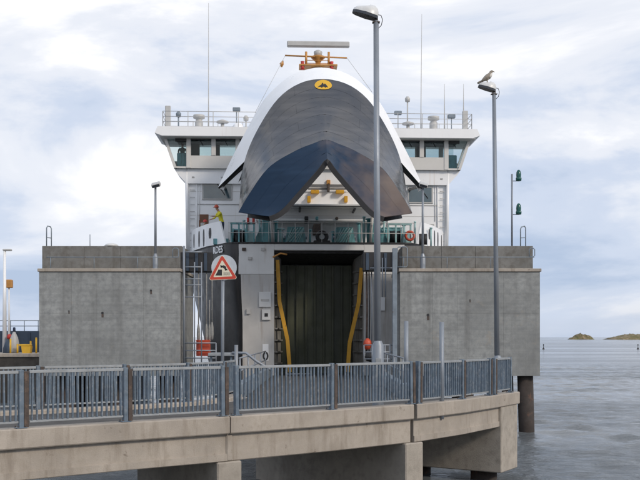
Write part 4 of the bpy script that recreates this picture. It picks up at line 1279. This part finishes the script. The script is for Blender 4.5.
# emblem near the top of the visor
NE = 28
em_p = []
c0 = vis(0, 1.095, 1)
def on_visor(dx, dv, off):
    v = 1.095 + dv
    # locate arch parameter by x
    js = np.array([vis(j, v, 1).x for j in range(N)])
    jj = float(np.interp(abs(dx), js, np.arange(N)))
    j0 = int(jj); f = jj - j0
    p = vis(j0, v, 1).lerp(vis(min(N - 1, j0 + 1), v, 1), f)
    return Vector((dx, p.y - off * .75, p.z + off * .66))
em = MB()
em.add([on_visor(0, 0, .03)] + [on_visor(.44 * math.cos(t), .075 * math.sin(t), .03) for t in [2 * math.pi * k / NE for k in range(NE)]], [(0, 1 + k, 1 + (k + 1) % NE) for k in range(NE)])
eo = em.build('emblem', EMBL, vo)
fig = [(-.30, .04), (-.22, .02), (-.16, .01), (-.10, .0), (-.05, -.030), (.0, -.02), (.02, .002), (.08, -.018), (.14, -.002), (.2, .02), (.24, .042), (.14, .036), (.1, .052), (.06, .036), (-.02, .034), (-.08, .054), (-.12, .036), (-.2, .034)]
MB().add([on_visor(a, b, .038) for a, b in fig], [(0, 1, 16, 17), (1, 2, 3, 16), (3, 4, 5, 14, 16), (14, 15, 16), (5, 6, 13, 14), (6, 7, 8, 13), (8, 9, 11, 13), (11, 12, 13), (9, 10, 11)]).build('emblem_figure', SIGNB, eo)
# foredeck clutter: pipes, vents, cable drums
for px, top, rr_, m_ in ((244, 219.5, .05, TEALL), (259.5, 215, .05, TEALL), (271, 217, .045, TEAL), (276, 221, .09, TEAL), (281, 228, .12, TEALL), (310, 229, .06, TEAL), (333, 231, .08, TEAL), (359, 222, .09, TEAL), (364, 216, .06, TEALL), (369, 218, .12, TEAL), (384, 221, .05, TEALL), (404, 224, .07, TEALL), (431, 227, .05, TEALL), (415, 221, .04, TEALL)):
    p = L(px, top, 1.6)
    m = MB().tube([(p.x, 1.6, DKZ + .04), (p.x, 1.6, p.z - .08)], rr_, 8)
    m.lathe([(rr_, 0), (rr_ * 1.7, .0), (rr_ * 1.7, .06), (0, .1)], (p.x, 1.6, p.z - .1), 10)
    m.build('deck_vent', m_, fe)
for px, w_, h_ in ((292, .5, .45), (346, .5, .4), (377, .5, .9), (392, .55, 1.05)):
    p = L(px, 240, 2.4)
    bo_ = MB().box(p.x - w_, p.x + w_, 2.3, 3.2, DKZ + .05, DKZ + .05 + h_, .03).build('deck_locker', TEAL, fe)
    MB().box(p.x - w_ - .02, p.x + w_ + .02, 2.28, 3.22, DKZ + .05 + h_, DKZ + .1 + h_, .01).build('lid', TEALL, bo_)
for k in range(3):
    a = L(236 + k * 1.2, 236, .4)
    MB().tube([(a.x, .9 + k * .3, DKZ + .05), (a.x, .9 + k * .3, DKZ + .5 + .12 * k)], .09, 8).build('bollard', FEND, fe)
# foredeck handrail and other fittings
hr = MB()
for k in range(15):
    x = -4.9 + k * .7
    hr.tube([(x, .12, DKZ + .04), (x, .12, DKZ + 1.1)], .018, 5)
for z in (.55, 1.1):
    hr.tube([(-4.95, .12, DKZ + z), (4.95, .12, DKZ + z)], .016, 5)
hr.build('foredeck_rail', GREYL, fe)
def ring(c, R_, r, n=20, m=8):
    P = []
    for i in range(n):
        a = 2 * math.pi * i / n
        P.append([(c[0] + (R_ + r * math.cos(b)) * math.cos(a), c[1] + r * math.sin(b), c[2] + (R_ + r * math.cos(b)) * math.sin(a)) for b in [2 * math.pi * k / m for k in range(m)]])
    P.append(P[0])
    return MB().grid(P, 0, True, True)
p = L(322, 236, .5)
ring((p.x, .5, DKZ + .40), .25, .105).build('bow_fairlead', FEND, fe)
MB().box(p.x - .45, p.x + .45, .4, .8, DKZ + .05, DKZ + .2, .03).build('fairlead_base', FEND, fe)
p = L(408.5, 238, 1.0)
lb = ring((p.x, .45, DKZ + .46), .22, .07)
lbo = tag(lb.build('lifebuoy', REDO), 'orange-red lifebuoy on the ferry foredeck rail, right of the winches', 'lifebuoy')
lbo.location = (FX, FY, 0); lbo.rotation_euler = (0, 0, YAW)
for px, m_ in ((248, RED), (253.5, RED)):
    p = L(px, 225, .5)
    MB().tube([(p.x, .6, DKZ + 1.1), (p.x, .6, DKZ + 1.4)], .07, 8).build('extinguisher', m_, fe)
for px in (421, 426, 240):
    p = L(px, 238, .6)
    MB().tube([(p.x, .9, DKZ + .04), (p.x, .9, DKZ + .62)], .11, 10).build('bollard', FEND, fe)

# ------------------------------------------------------------------ mooring gear in the gaps beside the bow
def pxbox(mb, x0, x1, y0, y1, D, dep, b=.01):
    a = W(x0, y1, D); c = W(x1, y0, D)
    return mb.box(a.x, c.x, D, D + dep, a.z, c.z, b)
fl = thing('fender_frame', 'black fender beam in the gap left of the ferry bow', 'fender', (W(195, 0, 42.6).x, 42.6, ZT - .5))
pxbox(MB(), 180.3, 212, 252, 272, 42.6, .6, .03).build('beam', FEND, fl, True)
for k in range(3):
    pxbox(MB(), 186 + k * 9, 189 + k * 9, 253, 271, 42.55, .05, .005).build('face_plate', SLATE, fl, True)
fr2 = thing('fender_frame', 'black fender beam in the gap right of the ferry bow', 'fender', (W(380, 0, 42.6).x, 42.6, ZT - .5))
pxbox(MB(), 363, 399.8, 252, 271, 42.6, .6, .03).build('beam', FEND, fr2, True)
for k in range(3):
    pxbox(MB(), 366 + k * 9, 369 + k * 9, 253, 270, 42.55, .05, .005).build('face_plate', SLATE, fr2, True)
pg = thing('access_ladder', 'galvanised ladder frame with rungs beside the left berth block', 'ladder', (W(186, 0, 42.3).x, 42.3, -.2))
m = MB()
for px in (184, 194.5, 201.5):
    m.tube([W(px, 366, 42.3), W(px, 246 if px < 190 else 262, 42.3)], .055 if px < 190 else .03, 8)
m.build('stile', POLE, pg, True)
for yy in (252, 267, 279, 285, 297, 343, 350.5, 358):
    x1 = 216 if yy > 340 else 202
    MB().tube([W(184, yy, 42.3), W(x1, yy, 42.3)], .032, 6).build('rung', POLE, pg, True)
MB().tube([W(216, 343, 42.3), W(216, 366, 42.3)], .035, 6).build('stile', POLE, pg, True)
def red_box():
    r = thing('red_crate', 'bright red crate behind the ladder frame left of the ferry', 'crate', (W(203, 0, 42.6).x, 42.7, W(0, 356, 42.7).z))
    a = W(196.5, 356, 42.7); b = W(209.5, 341, 42.7)
    w = (b.x - a.x) / 2; h = b.z - a.z
    MB().box(-w, w, -.2, .3, 0, h, .02).build('body', REDO, r)
    for k in range(4):
        MB().box(-w + .02, w - .02, -.22, -.198, .06 + k * h / 4.3, .12 + k * h / 4.3).build('rib', REDO, r)
    MB().box(-w - .02, w + .02, -.22, .32, h, h + .05, .01).build('lid', REDO, r)
red_box()
for i, (px, y0, y1) in enumerate(((198.5, 320, 342), (206.5, 262, 342), (209.5, 300, 342), (212, 262, 340))):
    r = thing('mooring_rope', ['thick pale hanging fender rope nearest the left berth block', 'second hanging mooring line from the left berth block', 'third hanging mooring line from the left berth block', 'hanging mooring line nearest the warning sign pole'][i], 'rope', tuple(W(px, y1, 42.75)), 0, 'hanging ropes left of the bow')
    t_ = W(px, y0 if i else 272, 42.75) - W(px, y1, 42.75)
    MB().tube([(0, 0, .3), tuple(t_)], .028, 6).build('line', ROPE, r)
    MB().lathe([(0, 0), (.06, .04), (.085, .3), (.075, .6), (.035, .85), (0, .9)], n=10).build('fender_float', ROPE, r)
rp = thing('access_ladder', 'blue-grey steel ladder post beside the right berth block', 'ladder', (W(395, 0, 42.2).x, 42.2, -.2))
pxbox(MB(), 392.5, 397.2, 248, 366, 41.75, .2, .02).build('stile', STEEL, rp, True)
m = MB()
m.tube([W(382.5, 297, 42.2), W(382.5, 258, 42.2), W(385.5, 258, 42.2), W(385.5, 297, 42.2)], .035, 6)
m.tube([W(370, 268, 42.2), W(397, 268, 42.2)], .03, 6)
m.build('cable_guard', POLE, rp, True)
for yy in (345, 352, 359):
    MB().tube([W(364, yy, 41.9), W(396, yy, 41.9)], .03, 6).build('rung', POLE, rp, True)
for px in (364, 372, 385, 390):
    MB().tube([W(px, 345, 41.9), W(px, 366, 41.9)], .03, 6).build('stile', POLE, rp, True)
for i, px in enumerate((366.5, 369, 371.5)):
    tag(MB().tube([W(px, 272, 43.0), W(px + .6, 310, 42.9), W(px, 352, 43.0)], .035 if i else .055, 6).build('mooring_line', [RUST, FEND, POLE][i]), ['rust brown', 'black', 'grey'][i] + ' vertical mooring line right of the bow door', 'rope')
tag(MB().lathe([(0, 0), (.12, .05), (.2, .25), (.18, .42), (.06, .55), (0, .56)], tuple(W(367.5, 350, 42.6)), 12).build('float_buoy', REDO), 'small orange float low beside the bow door, right side', 'buoy')
tag(MB().lathe([(0, 0), (.2, .05), (.27, .25), (.2, .46), (0, .5)], tuple(W(370.5, 362, 42.5)), 12).build('rubber_fender', FEND), 'round black rubber fender low at the right of the bow door', 'fender')
# steel table of the ramp hinge, left
tb = thing('ramp_hinge_frame', 'flat grey steel frame just right of the warning sign pole foot', 'frame', (W(225, 0, 33).x, 33, 0))
pxbox(MB(), 208, 234, 353, 356, 33, 1.2, .01).build('top_plate', GALV, tb, True)
for px in (211, 231):
    pxbox(MB(), px - 1, px + 1, 356.2, 390, 33.2, .08, .004).build('leg', STEEL, tb, True)
MB().tube([W(232, 353, 33), W(246, 353, 33), W(256, 361, 33), W(273, 371, 33)], .05, 8).build('handrail', POLE, tb, True)

# ------------------------------------------------------------------ far quay at the left
QD = 62.0
fq = MB()
fz = W(0, 353.5, QD).z
fq.box(-70, -13.5, QD, QD + 10, WZ - 1, fz - .25)
tag(fq.build('far_quay', TIMB), kind='structure')
cp = MB().box(-70, -13.45, QD - .12, QD + 10, fz - .248, fz, .03)
tag(cp.build('quay_coping', CONC), kind='structure')
bw_ = thing('steel_seawall', 'dark slate-blue steel wall with railing behind the left quay', 'wall', (-21, QD + 6, fz))
MB().box(-60, -13.6, QD + 6, QD + 6.5, fz, W(0, 331, QD + 6).z).build('wall', SLATE, bw_, True)
for k in range(12):
    MB().box(-25 + k * 1.0, -24.9 + k * 1.0, QD + 5.93, QD + 6.0, fz, W(0, 332.5, QD + 6).z).build('wall_rib', SLATE, bw_, True)
zt_ = W(0, 331, QD + 6).z
for yy in (320.5, 326):
    MB().tube([(-60, QD + 6.2, W(0, yy, QD + 6).z), (-13.7, QD + 6.2, W(0, yy, QD + 6).z)], .035, 6).build('rail', STEEL, bw_, True)
for k in range(30):
    MB().tube([(-14 - k * 1.05, QD + 6.2, zt_ - .02), (-14 - k * 1.05, QD + 6.2, W(0, 320.5, QD + 6).z)], .03, 6).build('rail_post', STEEL, bw_, True)
q1 = thing('quay_lamp', 'tall white lamp post at the left edge on the far quay', 'street lamp', (W(4.6, 0, QD + 2).x, QD + 2, fz))
MB().tube([(0, 0, 0), (0, 0, W(0, 251, QD + 2).z - fz)], [.16, .09], 10).build('pole', WHITE, q1)
zl_ = W(0, 251, QD + 2).z - fz
MB().box(-.1, .5, -.15, .15, zl_, zl_ + .14, .04).build('lamp_head', GREYL, q1)
q2 = thing('quay_beacon', 'thin white pole with a rusty orange box on top, far quay', 'beacon', (W(9, 0, QD + 3).x, QD + 3, fz))
zb_ = W(0, 288, QD + 3).z - fz
MB().tube([(0, 0, 0), (0, 0, zb_)], [.1, .06], 8).build('pole', WHITE, q2)
MB().box(-.18, .25, -.2, .2, zb_, zb_ + .6, .05).build('head', ORNG, q2)
MB().box(-.26, -.18, -.12, .12, zb_ + .1, zb_ + .45, .02).build('bracket', GREYL, q2)
q3 = thing('conical_buoy', 'tall grey conical buoy with a dark top standing on the far quay', 'buoy', (W(14.2, 0, QD + 1.5).x, QD + 1.5, fz))
MB().lathe([(0, 0), (.26, 0), (.34, .15), (.36, .55), (.26, 1.1), (.1, 1.45), (.08, 1.5)], n=14).build('body', GREYL, q3)
MB().lathe([(.08, 1.5), (.1, 1.55), (.09, 1.8), (0, 1.84)], n=10).build('topmark', NAVY, q3)
q4 = thing('round_float', 'red round float on dark nets beside the conical buoy, far quay', 'float', (W(10.5, 0, QD + 1.6).x - .1, QD + 1.7, fz))
MB().lathe([(0, .95), (.14, 1.0), (.2, 1.15), (.14, 1.3), (0, 1.36)], n=12).build('ball', RED, q4)
nt = MB(); rnd = random.Random(4)
rows = []
for k, (r_, z_) in enumerate(((.42, 0), (.46, .3), (.36, .7), (.2, .96), (0, 1.0))):
    rows.append([(r_ * math.cos(a) * rnd.uniform(.85, 1.1), r_ * math.sin(a) * rnd.uniform(.85, 1.1), z_ + (rnd.uniform(-.04, .04) if 0 < k else 0)) for a in [2 * math.pi * j / 14 for j in range(14)]])
nt.grid(rows, 0, True, True); nt.build('net_heap', SLATE, q4)
yb = thing('yellow_bin', 'bright yellow box bin on the far quay', 'bin', (W(27, 0, QD + 1).x, QD + 1, fz))
MB().prism([(-.26, 0), (.26, 0), (.33, .5), (-.33, .5)], lambda a, b: (a, -.25, b), lambda a, b: (a, .25, b)).build('body', YELL2, yb)
MB().box(-.5, .28, -.28, .28, .5, .64, .03).build('lid', YELL2, yb)
for i, px in enumerate((10.5, 17.5, 23.3, 36.2)):
    r = thing('yellow_post', ['yellow post in front of the net heap, far quay', 'short yellow post right of the conical buoy', 'yellow post behind the yellow bin', 'yellow post next to the left berth block'][i], 'post', (W(px, 0, QD + .8).x, QD + (.8 if i != 2 else 2.4), fz), 0, 'yellow posts on the far quay')
    h = (.98, .6, .8, 1.05)[i]
    MB().tube([(0, 0, 0), (0, 0, h)], .065, 8).build('tube', YELL2, r)
    MB().lathe([(.07, h - .01), (.075, h + .02), (0, h + .06)], n=8).build('cap', YELL2, r)

# far markers on the sea
for i, (px, D, h) in enumerate(((543.5, 330, 2.0), (638, 330, 2.0))):
    r = thing('sea_marker', ['small dark spar marker in the sea by the right berth block', 'small dark spar marker in the sea at the right edge'][i], 'marker', (W(px, 0, D).x, D, WZ))
    MB().lathe([(0, -.3), (.4, -.2), (.45, .2), (.25, .4), (.1, .7)], n=12).build('float', FEND, r)
    MB().tube([(0, 0, .6), (0, 0, h - .5)], .1, 8).build('spar', FEND, r)
    MB().lathe([(0, h - .6), (.28, h - .5), (0, h)], n=10).build('topmark', FEND, r)

# ------------------------------------------------------------------ people
def person(root, J, edges, mats_fn, mats, name='body'):
    """J: joint -> (x, y, z, radius); one continuous skinned surface"""
    names = list(J)
    me = bpy.data.meshes.new(name)
    me.from_pydata([J[n][:3] for n in names], [(names.index(a), names.index(b)) for a, b in edges], [])
    o = bpy.data.objects.new(name, me)
    COL.objects.link(o)
    o.modifiers.new('skin', 'SKIN')
    sv = me.skin_vertices[0].data
    for i, n in enumerate(names):
        r = J[n][3]
        sv[i].radius = r if isinstance(r, tuple) else (r, r)
        sv[i].use_root = (n == 'pelvis')
    ss = o.modifiers.new('sub', 'SUBSURF')
    ss.levels = 2; ss.render_levels = 2
    bpy.context.view_layer.update()
    m2 = bpy.data.meshes.new_from_object(o.evaluated_get(bpy.context.evaluated_depsgraph_get()))
    bpy.data.objects.remove(o)
    m2.name = name
    m2.materials.clear()
    for m in mats: m2.materials.append(m)
    for p in m2.polygons:
        p.material_index = mats_fn(Vector(p.center), J)
        p.use_smooth = True
    return link(name, m2, root)
def build_person(loc, rz, label, jacket, trousers, hat, lean=0.0, arms=((0.15, 0.5), (0.15, 0.5)), scale=1.0, twist=0.0):
    root = thing('person', label, 'person', loc, rz)
    root.scale = (scale,) * 3
    # facing -y
    ly = lambda z: -lean * max(0, z - .95)
    J = {'pelvis': (0, 0, .95, (.15, .11)), 'belly': (0, ly(1.1), 1.10, (.145, .105)), 'chest': (0, ly(1.32), 1.32, (.17, .115)), 'neck0': (0, ly(1.46), 1.46, (.10, .08)),
         'neck': (0, ly(1.53) - .01, 1.53, .055), 'head': (0, ly(1.6) - .03, 1.62, (.078, .09)), 'crown': (0, ly(1.72) - .03, 1.72, (.068, .08)), 'nose': (0, ly(1.6) - .135, 1.625, .018)}
    E = [('pelvis', 'belly'), ('belly', 'chest'), ('chest', 'neck0'), ('neck0', 'neck'), ('neck', 'head'), ('head', 'crown'), ('head', 'nose')]
    for s, (fw, bend) in zip((-1, 1), arms):
        k = 'l' if s < 0 else 'r'
        sh = Vector((s * .205, ly(1.41), 1.41))
        el = sh + Vector((s * .05, -math.sin(fw) * .29, -math.cos(fw) * .29))
        wr_ = el + Vector((-s * .02, -math.sin(fw + bend) * .25, -math.cos(fw + bend) * .25))
        dd = (wr_ - el).normalized()
        pm = wr_ + dd * .08
        J[k + 'sh'] = (*sh, .068); J[k + 'el'] = (*el, .05); J[k + 'wr'] = (*wr_, .032); J[k + 'pm'] = (*pm, (.038, .022))
        E += [('chest', k + 'sh'), (k + 'sh', k + 'el'), (k + 'el', k + 'wr'), (k + 'wr', k + 'pm')]
        for f, (off, ln) in enumerate(((-.03, .07), (-.01, .085), (.01, .08), (.03, .06))):
            a = pm + dd * .035 + Vector((off, 0, 0)); b = a + dd * ln * .6 + Vector((0, -.012, 0)); 
            J[f'{k}f{f}a'] = (*a, .010); J[f'{k}f{f}b'] = (*b, .008)
            E += [(k + 'pm', f'{k}f{f}a'), (f'{k}f{f}a', f'{k}f{f}b')]
        th = wr_ + dd * .03 + Vector((-s * .05, -.02, 0))
        J[k + 'th'] = (*th, .011); E.append((k + 'pm', k + 'th'))
        J[k + 'hp'] = (s * .095, 0, .88, .105); J[k + 'kn'] = (s * .11, -.02, .50, .066); J[k + 'an'] = (s * .12, .02, .10, .045); J[k + 'to'] = (s * .135, -.14, .045, .042)
        E += [('pelvis', k + 'hp'), (k + 'hp', k + 'kn'), (k + 'kn', k + 'an'), (k + 'an', k + 'to')]
    def fn(c, J):
        best = min(J, key=lambda n: (Vector(J[n][:3]) - c).length)
        if best in ('neck', 'head', 'crown', 'nose') or best[1:] in ('wr', 'pm', 'th') or best[1] == 'f': return 0
        if best[1:] == 'to' or c.z < .14: return 3
        if best == 'pelvis' or best[1:] in ('hp', 'kn', 'an'): return 2 if c.z < .93 else 1
        return 1
    b = person(root, J, E, fn, [SKIN, jacket, trousers, BOOT])
    hc = J['crown']
    h = MB()
    if hat is HAIR:
        h.lathe([(.085, -.08), (.1, -.02), (.095, .04), (.06, .085), (0, .1)], (hc[0], hc[1] + .015, hc[2]), 14)
    else:
        h.lathe([(.135, -.03), (.125, -.015), (.12, .04), (.09, .1), (.04, .125), (0, .13)], (hc[0], hc[1] - .005, hc[2]), 16)
        h.box(-.07, .07, -.19, -.10, -.035, -.02, .004, Matrix.Translation((hc[0], hc[1] - .005, hc[2])))
    h.build('hair' if hat is HAIR else 'helmet', hat, root)
    return root
def fpos(p): return Vector((FX + cs * p.x - sn * p.y, FY + sn * p.x + cs * p.y, p.z))
p = L(222, 220, 1.7); p.z = DKZ + .38
MB().box(p.x - .45, p.x + .4, 1.35, 2.1, DKZ + .051, DKZ + .375, .02).build('deck_step', TEAL, fe)
build_person(fpos(p), R(-60), 'person in a yellow jacket and orange helmet on the ferry foredeck', HIVIS, NAVY, REDO, lean=0.38, arms=((.5, .7), (.7, .8)))
p = L(204.5, 220, 4.3); p.z = DKZ + .05
build_person(fpos(p), R(25), 'person in a red helmet by the brown door behind the left bulwark', HIVIS, BOOT, RED, lean=0.1, arms=((.9, 1.0), (.6, 1.0)), scale=0.93)
p = L(182.5, 150, by0 + 1.55); p.z = zs - .0
build_person(fpos(p), R(10), 'person in dark teal standing in the left bridge wing window', TEALC, NAVY, HAIR, arms=((.5, .9), (.5, .9)), scale=0.97)

# ------------------------------------------------------------------ gull on the right lamp
gp = W(487, 84.5, 29.4)
gl = thing('gull', 'mottled young gull perched on the right street lamp', 'bird', tuple(gp + Vector((0, 0, -.035))))
spine = [(-.20, .0, .13, .012), (-.14, .0, .17, .045), (-.05, 0, .225, .085), (.03, 0, .29, .095), (.09, 0, .35, .075), (.115, 0, .40, .055), (.135, 0, .445, .052), (.165, 0, .465, .045), (.195, 0, .46, .022)]
MB().tube([s_[:3] for s_ in spine], [s_[3] for s_ in spine], 12).build('body', GULLG, gl)
MB().tube([(.185, 0, .46), (.225, 0, .452), (.255, 0, .438)], [.018, .013, .004], 8).build('beak', BEAK, gl)
for sy in (-1, 1):
    MB().tube([(.06, sy * .075, .33), (-.03, sy * .098, .25), (-.14, sy * .07, .165), (-.25, sy * .03, .10)], [.03, .055, .035, .006], 8).build('wing', GULLG, gl)
    MB().tube([(.0, sy * .03, .21), (.01, sy * .03, .10), (.0, sy * .03, .01)], [.014, .009, .009], 6).build('leg', BEAK, gl)
    MB().box(-.02, .05, sy * .03 - .022, sy * .03 + .022, .0, .012).build('foot', BEAK, gl)
    MB().lathe([(0, -.01), (.009, -.005), (.009, .005), (0, .01)], (.165, sy * .04, .475), 6).build('eye', SIGNB, gl)
MB().tube([(-.18, 0, .145), (-.25, 0, .105), (-.31, 0, .075)], [.03, .04, .03], 6).build('tail', GULLG, gl)
MB().tube([(.05, -.02, .26), (.1, -.01, .33), (.13, 0, .40)], [.07, .07, .045], 10).build('breast', GULLW, gl)
